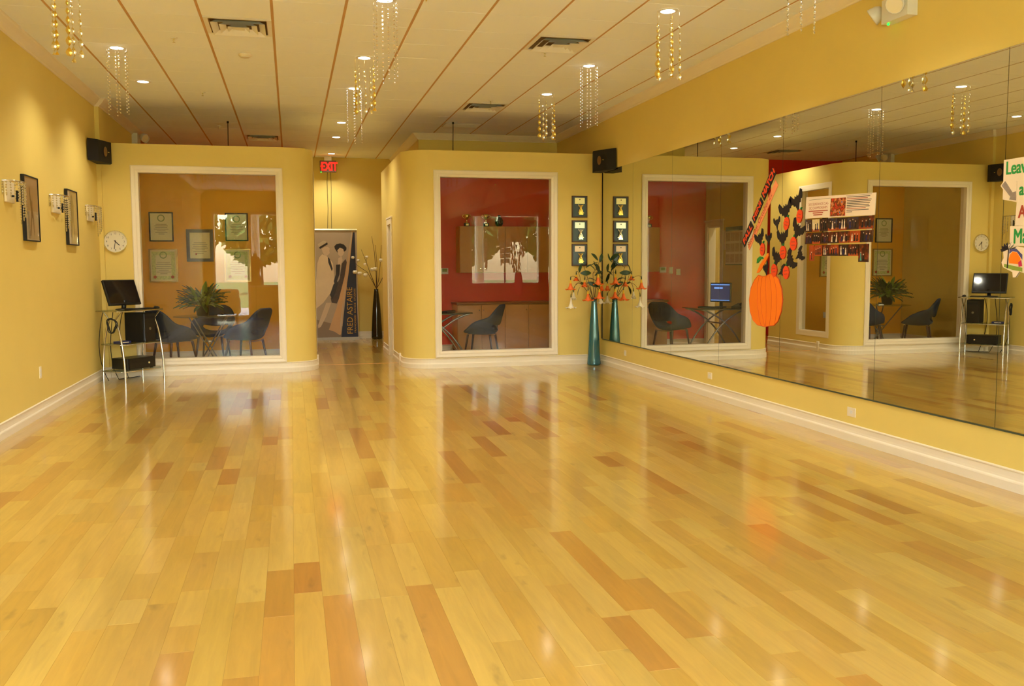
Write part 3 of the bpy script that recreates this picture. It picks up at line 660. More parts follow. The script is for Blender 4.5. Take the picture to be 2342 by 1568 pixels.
def plaque(label, z0, z1, plate, figm):
    u0, u1 = 4.02, 4.258; t = thing('award_plaque', label, 'plaque', ((u0+u1)/2, YR, z0), 0, 'award plaques beside the mirror'); fn = plane((0, YR, 0), (1, 0, 0))
    b = MB(); b.prism([(u0, z0), (u1, z0), (u1, z1), (u0, z1)], fn, .001, .018); b.build('board', M['darkred'], t)
    MB().prism([(u0+.016, z0+.016), (u1-.016, z0+.016), (u1-.016, z1-.016), (u0+.016, z1-.016)], fn, .018, .021).build('slate_panel', M['slate'], t)
    c = (u0+u1)/2; p = MB().prism([(c-.075, z1-.115), (c+.075, z1-.115), (c+.075, z1-.03), (c-.075, z1-.03)], fn, .021, .024).build('name_plate', plate, t)
    disc(MB(), fn, .009, .024, .0255, n=12, cu=c, cv=z1-.055).build('emblem', M['ink'], p)
    zb = z0+.04; b = MB()   # pair of dancers on a base, with depth
    cc = c+.012
    b.prism([(cc-.035, zb), (cc+.035, zb), (cc+.03, zb+.022), (cc-.03, zb+.022)], fn, .021, .05)
    for sgn in (-1, 1):
        pts = [fn(cc+sgn*.03, zb+.022, .035), fn(cc+sgn*.02, zb+.06, .037), fn(cc+sgn*.007, zb+.09, .037), fn(cc+sgn*.01, zb+.115, .036), fn(cc+sgn*.012, zb+.128, .036)]
        b.tube(pts, [.012, .013, .009, .011, .006], 8); b.ball(fn(cc+sgn*.012, zb+.136, .036), .009, 8, 6)
        b.tube([fn(cc+sgn*.012, zb+.116, .036), fn(cc+sgn*.03, zb+.13, .036), fn(cc+sgn*.034, zb+.15, .036)], .0045, 6)
    b.prism([(cc-.005, zb+.07), (cc+.045, zb+.03), (cc+.05, zb+.022), (cc-.02, zb+.022)], fn, .03, .042)
    b.build('dancer_relief', figm, t)
plaque('dark wood award plaque with gold dancers, uppermost of three', 2.162, 2.478, M['brass'], M['gold'])
plaque('dark wood award plaque with silver dancers, middle of three', 1.802, 2.122, mat('silver_plate', (236, 240, 236), .2, .5), M['silver'])
plaque('dark wood award plaque with gold dancers, lowest of three', 1.455, 1.778, mat('pink_plate', (240, 214, 190), .3, .2), M['gold'])
# ------------------------------------------------------------------ teal vase with angel trumpets
VX, VY = 4.30, 12.73
t = thing('teal_floor_vase', 'tall teal glass floor vase standing in the mirror corner', 'vase', (VX, VY, 0))
MB().lathe([(0, .004), (.09, .0), (.1, .012), (.103, .03), (.098, .07), (.094, .12), (.09, .2), (.082, .34), (.073, .5), (.062, .66), (.05, .8), (.042, .9), (.039, .96), (.042, .985), (.038, .99), (.034, .97)], n=32).build('vase_body', M['teal'], t, False)
b = MB()
for z in (.2, .34, .5): b.lathe([(.095-.06*z-.003+.0, z-.003), (.0955-.045*z, z), (.095-.06*z-.003, z+.003)], n=32)
MB().lathe([(.036, .955), (.0425, .958), (.0425, .985), (.036, .988)], n=24).build('neck_band', M['twig'], t, False)
fl_t = thing('angel_trumpet_stems', 'drooping orange and white trumpet flowers in the teal vase', 'flowers', (VX, VY, .95))
def PV(x, y, dy=0): return onp(x, y, 1, VY+dy)
def trumpet(px, py, top, flare, mi, dy=0, h=None):
    """bell hanging with its mouth at pixel (px,py), narrow end at pixel height top"""
    a = PV(px, top, dy); c = PV(px, py, dy); H_ = a.z-c.z; n = 20; b = MB(); flare *= 1.75; prof = [(0, .007), (.12, .011), (.35, .015), (.6, .022), (.78, .034), (.92, flare*.6), (1.0, flare)]
    vs = []
    for t_, r in prof:
        for k in range(n):
            an = 2*PI*k/n; rr = r*(1+(.2*math.cos(5*an) if t_ > .95 else .06*math.cos(5*an) if t_ > .85 else 0)); vs.append((a.x+rr*math.cos(an), a.y+rr*math.sin(an), a.z-H_*t_+(.012*math.cos(5*an) if t_ > .95 else 0)))
    for i in range(len(prof)-1):
        m_ = (1 if prof[i][0] < .3 else 0) if mi == 0 else 2
        b.add(vs[i*n:(i+2)*n], [(k, (k+1) % n, n+(k+1) % n, n+k) for k in range(n)], m_, True)
    b.build('trumpet_flower', [M['orangep'], M['yellowp'], M['whitep']], fl_t); return a
fls = [(1305, 662, 640, .042, 0, -.08), (1318, 641, 628, .026, 0, .02), (1337, 655, 640, .026, 0, -.02), (1345, 687, 664, .045, 0, -.06), (1368, 650, 626, .046, 0, -.1), (1306, 704, 680, .042, 2, -.06), (1312, 684, 668, .022, 2, .03), (1371, 682, 660, .04, 0, -.12), (1374, 693, 676, .042, 2, .02), (1376, 664, 648, .024, 0, .0)]
neck = Vector((VX, VY, .97)); hubs = [PV(1335, 607, 0), PV(1356, 625, 0), PV(1369, 600, -.05), PV(1330, 650, 0), PV(1340, 640, -.06)]
for hpt in hubs:
    MB().tube(bez(Vector((VX, VY, .80)), neck+Vector((0, 0, .02)), neck.lerp(hpt, .5), hpt, 8), [.006-.0004*i for i in range(9)], 6).build('stem', M['twig'], fl_t)
for f_ in fls:
    a = trumpet(*f_); hp = min(hubs, key=lambda q: (q-a).length); pk = (hp+a)/2; pk.z = max(hp.z, a.z)+.07; e = Vector(a); e.z += .09
    MB().tube(bez(hp, pk, e, a, 10), .0028, 5).build('flower_stalk', M['twig'], fl_t)
    MB().tube([Vector(a)+Vector((0, 0, .05)), Vector(a)+Vector((0, 0, .02)), a], [.003, .008, .007], 6).build('calyx', M['leafd'], fl_t)
leafm = MB(); N = 8
def leaf_f(i, j): w_ = .5*math.sin(PI*min(1, j*.96+.03))**.8; return ((i*2-1)*w_*.42, j, .12*math.sin(PI*j)*-1+.1*abs(i*2-1)*w_)
leafm.grid(leaf_f, 2, 7); LEAF = leafm.mesh('leaf', M['leafd']); LEAF2 = leafm.mesh('leaf', M['leaf'])
lance = MB().grid(lambda i, j: ((i*2-1)*.13*math.sin(PI*min(1, j*.97+.02))**.7, j, -.34*j*j+.05*abs(i*2-1)), 2, 8); LANCE = [lance.mesh('leaf', M['leaf']), lance.mesh('leaf', M['leafd']), lance.mesh('leaf', mat('bright_leaf', (104, 130, 44), .4))]
def put_leaf(parent, p, d, size, roll, me=LEAF):
    y = Vector(d).normalized(); x = y.orthogonal().normalized(); z = x.cross(y); x, z = x*math.cos(roll)+z*math.sin(roll), z*math.cos(roll)-x*math.sin(roll)
    o = bpy.data.objects.new('leaf', me); col.objects.link(o); o.parent = parent; q = Vector(p)-Vector(ORG[parent.name])
    o.matrix_local = Matrix(((x.x*size, y.x*size, z.x*size, q.x), (x.y*size, y.y*size, z.y*size, q.y), (x.z*size, y.z*size, z.z*size, q.z), (0, 0, 0, 1)))
def put_leaf_up(parent, p, d, size, me):
    y = Vector(d).normalized(); x = y.cross(Vector((0, 0, 1))).normalized(); z = x.cross(y); q = Vector(p)-Vector(ORG[parent.name])
    o = bpy.data.objects.new('leaf', me); col.objects.link(o); o.parent = parent
    o.matrix_local = Matrix(((x.x*size, y.x*size, z.x*size, q.x), (x.y*size, y.y*size, z.y*size, q.y), (x.z*size, y.z*size, z.z*size, q.z), (0, 0, 0, 1)))
rl = random.Random(11)
for x, y, dx, dz, s_ in ((1330, 603, -.3, -1, .1), (1350, 608, 1, .5, .1), (1352, 624, -1, .0, .13), (1360, 630, .8, .5, .1), (1370, 612, .3, -.6, .1), (1372, 600, .2, .6, .11), (1366, 612, -.3, .5, .09), (1360, 640, -1, .3, .08), (1344, 645, 1, -.5, .12), (1352, 650, .9, -.3, .1), (1327, 655, -.3, -1, .1), (1368, 595, -.6, .5, .12), (1370, 622, -.2, .8, .1), (1322, 636, -.5, .1, .05), (1334, 650, -.5, .4, .05), (1374, 625, .3, -.9, .1), (1362, 618, -.8, .7, .1), (1340, 612, .9, .5, .08)):
    p = PV(x, y, rl.uniform(-.06, .06)); put_leaf(fl_t, p, (dx, rl.uniform(-.5, .2), dz), s_*1.35, rl.uniform(-.5, 1.6))
# ------------------------------------------------------------------ corridor: black vase, roll-up banner
BX, BY = 1.664, 18.66
t = thing('black_floor_vase', 'tall glossy black floor vase at the corridor end', 'vase', (BX, BY, 0))
MB().lathe([(0, .004), (.095, 0), (.112, .015), (.112, .06), (.106, .2), (.092, .45), (.074, .7), (.056, .88), (.043, .97), (.042, 1.0), (.046, 1.015), (.04, 1.015), (.036, .98)], n=28).build('vase_body', mat('gloss_black', (10, 9, 10), .08, coat=.6), t, False)
mg = thing('magnolia_branches', 'bare twigs with white magnolia blossoms in the black vase', 'branches', (BX, BY, .98))
def PB(x, y, dy=0): return onp(x, y, 1, BY+dy)
top = Vector((BX, BY, 1.0)); br = [[(861, 660), (853, 645), (840, 622), (815, 605)], [(861, 660), (848, 628), (838, 600), (826, 570)], [(861, 660), (866, 640), (870, 600), (872, 560)], [(861, 660), (860, 620), (856, 575), (850, 540)], [(861, 660), (870, 645), (880, 625), (888, 600)], [(861, 660), (862, 640), (862, 600), (858, 560)]]
for k, pts in enumerate(br):
    P_ = [top-Vector((0, 0, .25))]+[PB(x, y, (-.17 if k < 2 else -.03)*(i/3)) for i, (x, y) in enumerate(pts)]
    MB().tube(P_, [.008, .007, .006, .0045, .003], 6).build('branch', M['twig'], mg)
for k, (x, y) in enumerate(((807, 590), (819, 597), (839, 589), (835, 606), (812, 624), (823, 627), (836, 631), (858, 617), (852, 618), (872, 597))):
    c = PB(x, y, -.16 if x < 845 else -.03); b = MB()
    for i in range(6):
        a = 2*PI*i/6; d = Vector((math.cos(a)*.8, math.sin(a)*.8, .7)).normalized(); s_ = .05 if k > 3 else .036
        b.ball(c+d*s_*.55, s_*.5, 6, 5, sc_=(1, 1, 1.4))
    b.build('blossom', M['whitep'], mg)
    src = min(br, key=lambda q: min(abs(x-a)+abs(y-c_) for a, c_ in q)); q = min(src, key=lambda a: abs(x-a[0])+abs(y-a[1]))
    MB().tube([PB(*q, -.16 if x < 845 else -.03), c], .0025, 5).build('twig', M['twig'], mg)
rb = thing('rollup_banner', 'tall roll-up banner with a dancing couple and gold lettering on navy', 'banner', (.865, 18.6, 0)); fn = plane((.44, 18.6, 0), (1, 0, 0))
MB().prism([(-.005, .0), (.865, .0), (.865, .055), (-.005, .055)], fn, -.06, .06).build('base_cassette', mat('banner_rail', (176, 170, 158), .5, .3), rb)
MB().prism([(-.003, 2.19), (.855, 2.19), (.855, 2.215), (-.003, 2.215)], fn, -.01, .015).build('top_rail', M['chrome'], rb)
MB().cyl((.865, 18.63, .05), (.865, 18.63, 2.2), .008, n=8).build('support_pole', M['steel'], rb)
W_, H0, H1 = .85, .055, 2.19
def Q(x, y): return ((x-718)/(821-718)*.85+.0, (776-y)/(776-524)*2.19)   # banner print in photo pixels
b = MB()
b.prism([(0, H0), (W_, H0), (W_, H1), (0, H1)], fn, 0, .003, 0)
b.prism([(0, H0), (W_*.72, H0), (W_*.62, .28), (0, .42)], fn, .003, .0034, 7)
L = lambda pts, mi, w_: b.prism([Q(*p) for p in pts], fn, .0034, w_, mi)
L([(811, 529), (816, 529), (820, 772), (779, 772)], 1, .0042)
L([(809, 526), (812, 526), (800, 620), (786, 700), (779, 763), (776, 765), (764, 757), (750, 752), (770, 700), (790, 630)], 3, .0046)
L([(808, 526), (811, 526), (799, 600), (786, 680), (779, 760), (777, 740), (790, 660)], 2, .005)
L([(722, 640), (726, 600), (731, 586), (738, 579), (748, 583), (758, 592), (763, 600), (765, 625), (766, 645), (758, 660), (748, 672), (735, 690), (722, 700), (719, 660)], 4, .0040)
L([(719, 690), (735, 662), (762, 650), (767, 655), (752, 672), (738, 690), (722, 702)], 4, .0041)
L([(745, 690), (757, 690), (744, 722), (731, 745), (725, 748), (724, 742)], 5, .0041)
L([(751, 585), (756, 590), (762, 612), (760, 618), (752, 598)], 8, .0043)
L([(739, 574), (737, 567), (744, 562), (752, 562), (756, 566), (755, 572), (756, 576), (752, 580), (748, 583), (742, 580)], 5, .0042)
L([(730, 562), (728, 556), (741, 548), (747, 549), (751, 554), (733, 565)], 2, .0046); L([(731, 563), (750, 552), (752, 556), (733, 567)], 8, .0048)
L([(768, 566), (767, 561), (772, 556), (781, 554), (790, 557), (796, 564), (795, 570), (790, 573), (786, 575), (774, 575)], 8, .0042)
L([(774, 570), (780, 564), (788, 567), (790, 575), (787, 581), (782, 585), (776, 580)], 5, .0046)
L([(776, 588), (784, 584), (786, 592), (782, 604), (774, 604)], 5, .0044)
L([(770, 603), (780, 602), (778, 625), (772, 640), (766, 650), (764, 640), (769, 625)], 8, .0045)
L([(784, 600), (793, 590), (797, 600), (793, 625), (784, 655), (776, 680), (770, 692), (758, 690), (756, 680), (766, 655), (778, 635)], 6, .0044)
L([(754, 672), (763, 648), (772, 640), (774, 646), (768, 665), (760, 682)], 8, .0046)
b.build('printed_panel', [M['btaupe'], M['bnavy'], M['blight'], M['bcurl'], M['bsuit'], M['bskin'], mat('banner_dress', (74, 58, 50), .5, noise=.5, nscale=40), M['bfloor'], M['bdark']], rb)
b = MB(); u, v = Q(808, 763); text(b, 'FRED ASTAIRE', .158, fn, u-.005, v, .006, ang=PI/2, sx=.94)
u, v = Q(816, 760); text(b, 'FRANCHISED  DANCE  STUDIOS', .048, fn, u-.005, v, .006, ang=PI/2, sx=1.28)
b.build('lettering', M['bgold'], rb)
# ------------------------------------------------------------------ computer cart
PH = math.radians(52); ex = Vector((math.cos(PH), math.sin(PH), 0)); ey = Vector((-math.sin(PH), math.cos(PH), 0))  # ex along the front, ey to the back
CC = Vector((-2.02, 12.61, 0))
def Cl(u, v, z): return CC+ex*u+ey*v+Vector((0, 0, z))
ct = thing('computer_cart', 'three tier cart of glass shelves on curved chrome legs', 'cart', CC)
cf = lambda u, v, w_: tuple(Cl(u, v, w_))
for nm, z, a, d in (('top_shelf', .915, .38, .2), ('middle_shelf', .49, .33, .18), ('bottom_shelf', .15, .33, .18)):
    m = 4; poly = [(-a, -d+.04), (-a+.05, -d), (a-.05, -d), (a, -d+.04), (a, d), (-a, d)]
    MB().prism(poly, cf, z, z+.01).build(nm, M['tglass'], ct)
    b = MB(); b.tube([Cl(u, v, z-.004) for u, v in poly+poly[:1]], .006, 6); b.build('shelf_rim', M['chrome'], ct)
legs = [(-.31, -.17), (.33, -.17), (-.31, .17), (.33, .17)]
for u, v in legs:
    s_ = 1 if v > 0 else -1
    pts = bez(Cl(u, v*1.12, 0), Cl(u, v*1.1, .35), Cl(u, v*.9, .62), Cl(u, v*.28, .8), 12)
    MB().tube(pts, .013, 8).build('leg', M['chrome'], ct)
    MB().tube([Cl(u, v*.28, .8), Cl(u, v*.9, .905)], .01, 8).build('leg_bracket', M['chrome'], ct)
mon = thing('computer_monitor', 'black flat monitor tilted back on the computer cart', 'monitor', tuple(Cl(-.02, .08, .925)), PH)
b = MB(); tl = math.radians(20)
scr = Matrix.Translation((0, .0, .055)) @ Matrix.Rotation(-tl, 4, 'X')
MB().box(-.255, -.018, 0, .255, .018, .34, bev=.005).xf(scr).build('housing', M['black'], mon, False)
MB().box(-.24, -.0195, .025, .24, -.0178, .325).xf(scr).build('screen', M['screen'], mon, False)
b = MB(); b.cyl((0, .03, .005), (0, .01, .12), .03, .025, n=12); b.build('neck', M['black'], mon, False)
MB().lathe([(0, .014), (.06, .014), (.1, .008), (.11, 0), (0, 0)], n=24, sx=1.3, sy=.9).build('base', M['black'], mon, False)
kb = thing('keyboard', 'flat black keyboard on the computer cart', 'keyboard', tuple(Cl(.0, -.145, .9255)), PH)
MB().box(-.2, -.05, 0, .2, .05, .014, bev=.004).build('case', M['black'], kb, False)
for r_ in range(4):
    MB().box(-.19, -.044+r_*.023, .014, .19, -.026+r_*.023, .018, bev=.002).build('key_row', M['matblack'], kb, False)
ms = thing('computer_mouse', 'black computer mouse on the cart edge', 'mouse', tuple(Cl(.3, -.13, .9255)), PH)
MB().lathe([(0, .032), (.02, .03), (.032, .02), (.035, .006), (.033, 0)], n=16, sx=.85, sy=1.4).build('shell', M['black'], ms, False); MB().box(-.003, .015, .024, .003, .035, .034).build('wheel', M['matblack'], ms, False)
pc = thing('computer_tower', 'black desktop computer tower on the middle shelf', 'computer', tuple(Cl(.16, .0, .5005)), PH-PI/2)
MB().box(-.2, -.095, 0, .13, .095, .375, bev=.006).build('case', M['matblack'], pc, False)
MB().box(.13, -.093, .004, .148, .093, .37, bev=.004).build('front_panel', M['black'], pc, False)
MB().box(.148, -.075, .3, .1495, .075, .33).build('drive_bay', M['matblack'], pc, False); b = MB(); b.cyl((.148, 0, .17), (.151, 0, .17), .018, n=16); b.build('power_button', M['steel'], pc, False)
ab = thing('audio_receiver', 'wide black audio receiver on the bottom shelf', 'receiver', tuple(Cl(.02, .0, .1605)), PH)
MB().box(-.24, -.14, .008, .22, .14, .145, bev=.004).build('case', M['black'], ab, False); MB().box(-.22, -.146, .012, .2, -.14, .14).build('front_panel', M['black'], ab, False)
for x in (-.2, .18): MB().box(x-.015, -.12, 0, x+.015, -.09, .008).build('foot', M['matblack'], ab, False)
b = MB(); b.cyl((.1, -.146, .07), (.1, -.155, .07), .012, n=12); b.build('knob', M['brass'], ab, False); MB().box(-.23, -.147, .085, .21, -.1455, .088).build('seam', M['matblack'], ab, False)
bl = thing('router_box', 'small dark blue box beside the computer tower', 'router', tuple(Cl(-.2, -.04, .5005)), PH); MB().box(-.09, -.06, 0, .09, .06, .03, bev=.003).build('case', M['blue'], bl, False); MB().box(-.05, -.061, .01, .05, -.0595, .02).build('led_strip', M['plate'], bl, False)
b = MB(); pts = []
for i in range(90):
    a = i/90*2*PI*3.4; r = .075+.012*math.sin(i*.7); pts.append(Cl(-.372, -.06+r*math.cos(a), .74+r*1.15*math.sin(a))+Vector((.01*math.sin(i*.31), 0, 0)))
tag(MB().tube(pts, .006, 6).build('coiled_cable', M['matblack']), 'coil of black cable hung on the cart leg', 'cable')
rc = random.Random(4)
for k, lab in enumerate(('black power cord hanging behind the cart top', 'black cord dropping from the cart to the floor', 'black lead looping behind the audio receiver')):
    u = -.25+k*.16; p0 = Cl(u, .225, .9); p1 = Cl(u+.06, .235, .008); mid1 = Cl(u+rc.uniform(-.12, .12), .25, .6); mid2 = Cl(u+rc.uniform(-.15, .15), .25, .3)
    pts = bez(p0, mid1, mid2, p1, 14)
    if k == 1: pts += [Cl(u+.15, .24, .008), Cl(u+.25, .22, .008), Cl(u+.4, .26, .008), Cl(u+.45, .24, .008)]
    tag(MB().tube(pts, .005, 6).build('power_cord', M['matblack']), lab, 'cord')
outlet('white wall outlet behind the cart monitor', fL, -2.29, 1.17, .1, .12, 2)
# ------------------------------------------------------------------ shell chairs
def make_chair(label, loc, rz, group, fabric):
    t = thing('shell_chair', label, 'chair', loc, rz, group)
    prof = [(.26, .44), (.15, .425), (.03, .412), (-.1, .412), (-.19, .427), (-.235, .47), (-.255, .54), (-.27, .62), (-.29, .70), (-.31, .78), (-.325, .84), (-.33, .872)]
    wid = [.24, .29, .32, .335, .34, .34, .335, .32, .3, .27, .22, .13]; rise = [.01, .07, .15, .2, .21, .185, .13, .07, .035, .01, 0, 0]; fwd = [-.01, .04, .1, .16, .185, .165, .125, .09, .07, .045, .02, .005]
    nv = len(prof)-1; nu = 10
    def f(i, j):
        q = j*nv; k = min(int(q+1e-6), nv-1); a = q-k; L_ = lambda s: s[k]*(1-a)+s[k+1]*a
        y = prof[k][0]*(1-a)+prof[k+1][0]*a; z = prof[k][1]*(1-a)+prof[k+1][1]*a; u = i*2-1; au = abs(u)
        return (u*L_(wid)*(1-.06*au), y+L_(fwd)*au**2.6, z+L_(rise)*au**2.6)
    b = MB(); b.grid(f, nu, nv, skip=lambda i, j: 2 <= i <= 7 and j == 5)
    o = b.build('shell', fabric, t, False)
    s = o.modifiers.new('s', 'SOLIDIFY'); s.thickness = .042; s.offset = 0; u = o.modifiers.new('u', 'SUBSURF'); u.levels = 1; u.render_levels = 1
    b = MB(); b.tube([(-.17, .2, .41), (0, .21, .402), (.17, .2, .41)], .008, 6); b.tube([(-.17, -.17, .395), (0, -.18, .39), (.17, -.17, .395)], .008, 6); b.build('under_frame', M['chrome'], t, False)
    for sx in (-1, 1):
        for sy, y in ((1, .19), (-1, -.16)):
            MB().tube([(sx*.17, y, .405), (sx*.215, y+sy*.06, 0)], [.019, .011], 8).build('leg', M['walnut'], t, False)
    return t
c1 = make_chair('dark shell armchair between the glass table and the computer cart side', (-1.66, 13.78, 0), -PI/2+.75, 'shell chairs in the left office', M['charcoal'])
make_chair('navy shell armchair behind the potted plant', (-1.2, 14.78, 0), PI-.15, 'shell chairs in the left office', M['navy'])
make_chair('navy shell armchair at the corridor end of the glass table', (-.66, 13.86, 0), PI/2-.5, 'shell chairs in the left office', M['navy'])
make_chair('charcoal shell armchair alone at the desk before the red wall', (2.88, 13.95, 0), PI/2-.45, None, M['charcoal'])
# ------------------------------------------------------------------ left office furniture
gt = thing('glass_table', 'round glass topped table on crossed thin legs in the left office', 'table', (-1.2, 14.2, 0))
MB().lathe([(0, .735), (.5, .735), (.505, .74), (.5, .747), (0, .747)], n=40).build('glass_top', M['tglass'], gt, False)
for k in range(4):
    a = PI/4+k*PI/2; MB().tube([(.36*math.cos(a), .36*math.sin(a), .735), (-.2*math.cos(a+.3), -.2*math.sin(a+.3), .0)], .01, 6).build('leg', M['steel'], gt, False)
MB().lathe([(.09, .36), (.1, .37), (.09, .38)], n=20).build('leg_collar', M['chrome'], gt, False)
pl = thing('potted_plant', 'bushy leafy houseplant in a dark pot on the glass table', 'plant', (-1.28, 14.12, .747))
MB().lathe([(0, 0), (.07, 0), (.085, .01), (.1, .14), (.105, .15), (.095, .15), (.09, .13), (0, .13)], n=20).build('pot', M['black'], pl, False)
rl = random.Random(21)
for k in range(175):
    a = rl.uniform(0, 2*PI); el = rl.uniform(-.1, 1.5); r0 = rl.uniform(.02, .17); d = Vector((math.cos(a)*math.cos(el), math.sin(a)*math.cos(el), math.sin(el)+.05)); c = Vector((-1.28, 14.12, .88))+Vector((math.cos(a)*r0, math.sin(a)*r0, rl.uniform(0, .16)))
    put_leaf_up(pl, c, d, rl.uniform(.16, .27), LANCE[k % 3 if k % 6 else 2])
for k in range(7):
    a = k*.9; MB().tube([(-1.28, 14.12, .86), (-1.28+.05*math.cos(a), 14.12+.05*math.sin(a), 1.0), (-1.28+.1*math.cos(a), 14.12+.1*math.sin(a), 1.08)], .005, 5).build('stem', M['leaf'], pl)
ph = thing('desk_phone', 'small silver phone on the glass table', 'phone', (-1.0, 13.92, .748), .3)
MB().box(-.05, -.06, 0, .05, .06, .025, bev=.006).build('base', M['steel'], ph, False); MB().box(-.02, -.07, .025, .02, .07, .05, bev=.01).build('handset', M['black'], ph, False)
def cert(label, x0, x1, z0, z1, fm, fw, style):
    fn = plane((0, YB, 0), (1, 0, 0)); t = thing('framed_certificate', label, 'certificate', ((x0+x1)/2, YB, z0))
    b = MB(); holes(b, fn, x0, x1, z0, z1, [(x0+fw, x1-fw, z0+fw, z1-fw)], .001, .025); b.build('frame', fm, t)
    b = MB(); b.prism([(x0+fw, z0+fw), (x1-fw, z0+fw), (x1-fw, z1-fw), (x0+fw, z1-fw)], fn, .001, .012, 0); cx_ = (x0+x1)/2; w_ = x1-x0; h = z1-z0
    if style == 'g':
        holes(b, fn, x0+fw+.02, x1-fw-.02, z0+fw+.02, z1-fw-.02, [(x0+fw+.075, x1-fw-.075, z0+fw+.075, z1-fw-.075)], .012, .0125, 1)
        for sx in (-1, 1): disc(b, fn, .025, .0125, .013, 2, 12, cx_+sx*(w_/2-fw-.06), z0+fw+.06)
    N = 20; cz = z1-fw-.075
    if style != 'p':
        for k in range(N):
            a, c = 2*PI*k/N, 2*PI*(k+1)/N; b.prism([(cx_+.04*math.cos(a), cz+.04*math.sin(a)), (cx_+.055*math.cos(a), cz+.055*math.sin(a)), (cx_+.055*math.cos(c), cz+.055*math.sin(c)), (cx_+.04*math.cos(c), cz+.04*math.sin(c))], fn, .0128, .0135, 3)
    for i in range(7):
        ww = (.09, .11, .1, .12, .07, .1, .05)[i]*(w_/.4); zz = z1-h*.42-i*h*.055; b.prism([(cx_-ww, zz), (cx_+ww, zz), (cx_+ww, zz+.005), (cx_-ww, zz+.005)], fn, .0128, .0133, 4)
    if style == 'p': disc(b, fn, .014, .0128, .0135, 2, 12, cx_-.06, z0+fw+.07)
    b.build('certificate_sheet', [M['cream'], M['certpat'] if style == 'g' else M['certg'], M['dred'], M['certg'], M['ink']], t)
GF = mat('gilt_frame', (172, 140, 70), .35, .6)
cert('black framed certificate with round crest above a green bordered one', -2.13, -1.775, 1.866, 2.32, M['matblack'], .018, 's')
cert('gilt framed green bordered certificate next to the olive wall', -2.15, -1.727, 1.232, 1.752, GF, .022, 'g')
cert('wide dark framed certificate in the middle of the group', -1.589, -1.187, 1.551, 2.057, mat('espresso_frame', (44, 34, 34), .4), .05, 'p')
cert('black framed certificate with round crest nearest the corridor', -1.0, -.652, 1.875, 2.315, M['matblack'], .018, 's')
cert('gilt framed green bordered certificate nearest the corridor', -1.03, -.622, 1.23, 1.752, GF, .022, 'g')
def grille(label, x0, x1, z0, z1, m):
    fn = plane((0, YB, 0), (1, 0, 0)); t = thing('wall_grille', label, 'wall vent', ((x0+x1)/2, YB, z0)); MB().prism([(x0, z0), (x1, z0), (x1, z1), (x0, z1)], fn, .001, .008).build('plate', m, t)
    for k in range(8):
        zz = z0+.015+k*(z1-z0-.03)/8; MB().prism([(x0+.012, zz), (x1-.012, zz), (x1-.012, zz+.01), (x0+.012, zz+.01)], fn, .008, .014).build('slat', m, t)
grille('orange painted wall grille above the certificates', -1.84, -1.64, 2.37, 2.575, M['orange'])
grille('red painted wall grille above the wall cabinets', 2.94, 3.15, 2.45, 2.63, M['red'])
outlet('ivory wall outlet on the orange office wall', plane((0, YB, 0), (1, 0, 0)), -.75, .52)
# ------------------------------------------------------------------ right office furniture
fB = plane((0, YB, 0), (1, 0, 0))
for k in range(2):
    x0 = 2.70+k*.765; x1 = x0+.765
    t = thing('wall_cabinet', ('maple wall cabinet under the two trophies', 'maple wall cabinet next to the mirror wall side')[k], 'cabinet', (x0, YB-.33, 1.35), 0, 'maple wall cabinets')
    MB().box(x0, YB-.33, 1.35, x1, YB-.001, 2.115).build('body', M['maple'], t)
    for s_ in range(2):
        a = x0+.004+s_*.3825; d_ = MB().box(a, YB-.35, 1.355, a+.3745, YB-.331, 2.11, bev=.003).build('door', M['maple'], t)
        hx = a+(.34 if s_ == 0 else .034); b = MB(); b.cyl((hx, YB-.35, 1.42), (hx, YB-.37, 1.42), .009, n=10); b.build('knob', M['chrome'], d_)
for k in range(2):
    x0 = 2.62+k*.8; x1 = x0+.8
    t = thing('base_cabinet', ('maple base cabinet behind the shell chair', 'maple base cabinet beyond the shell chair')[k], 'cabinet', (x0, YB-.5, 0), 0, 'maple base cabinets')
    MB().box(x0, YB-.5, .08, x1, YB-.025, .83).build('body', M['maple'], t); MB().box(x0, YB-.45, 0, x1, YB-.06, .08).build('plinth', M['matblack'], t)
    for s_ in range(2):
        a = x0+.004+s_*.4; d_ = MB().box(a, YB-.52, .09, a+.392, YB-.501, .82, bev=.003).build('door', M['maple'], t); hx = a+(.36 if s_ == 0 else .03); b = MB(); b.cyl((hx, YB-.52, .74), (hx, YB-.54, .74), .009, n=10); b.build('knob', M['chrome'], d_)
tag(MB().box(2.60, YB-.53, .831, 4.24, YB-.022, .865, bev=.006).build('worktop', mat('worktop_brown', (140, 84, 38), .3)), 'brown worktop along the base cabinets', 'worktop')
def trophy(label, x):
    t = thing('trophy_cup', label, 'trophy', (x, YB-.2, 2.1155), 0, 'gold trophy cups'); MB().box(-.04, -.04, 0, .04, .04, .06, bev=.003).build('plinth', M['black'], t, False)
    p = MB().box(-.022, -.0415, .015, .022, -.0402, .045).build('plate', M['brass'], t, False)
    MB().lathe([(0, .06), (.028, .06), (.02, .07), (.008, .085), (.009, .11), (.022, .125), (.042, .16), (.05, .2), (.047, .2), (.03, .15), (0, .13)], n=16).build('cup', M['gold'], t, False)
    for s_ in (-1, 1): MB().tube(bez((s_*.045, 0, .19), (s_*.085, 0, .2), (s_*.08, 0, .14), (s_*.03, 0, .135), 8), .004, 6).build('handle', M['gold'], t, False)
trophy('gold trophy cup at the outer end of the wall cabinets', 2.85); trophy('gold trophy cup beside the dark glass jar', 3.175)
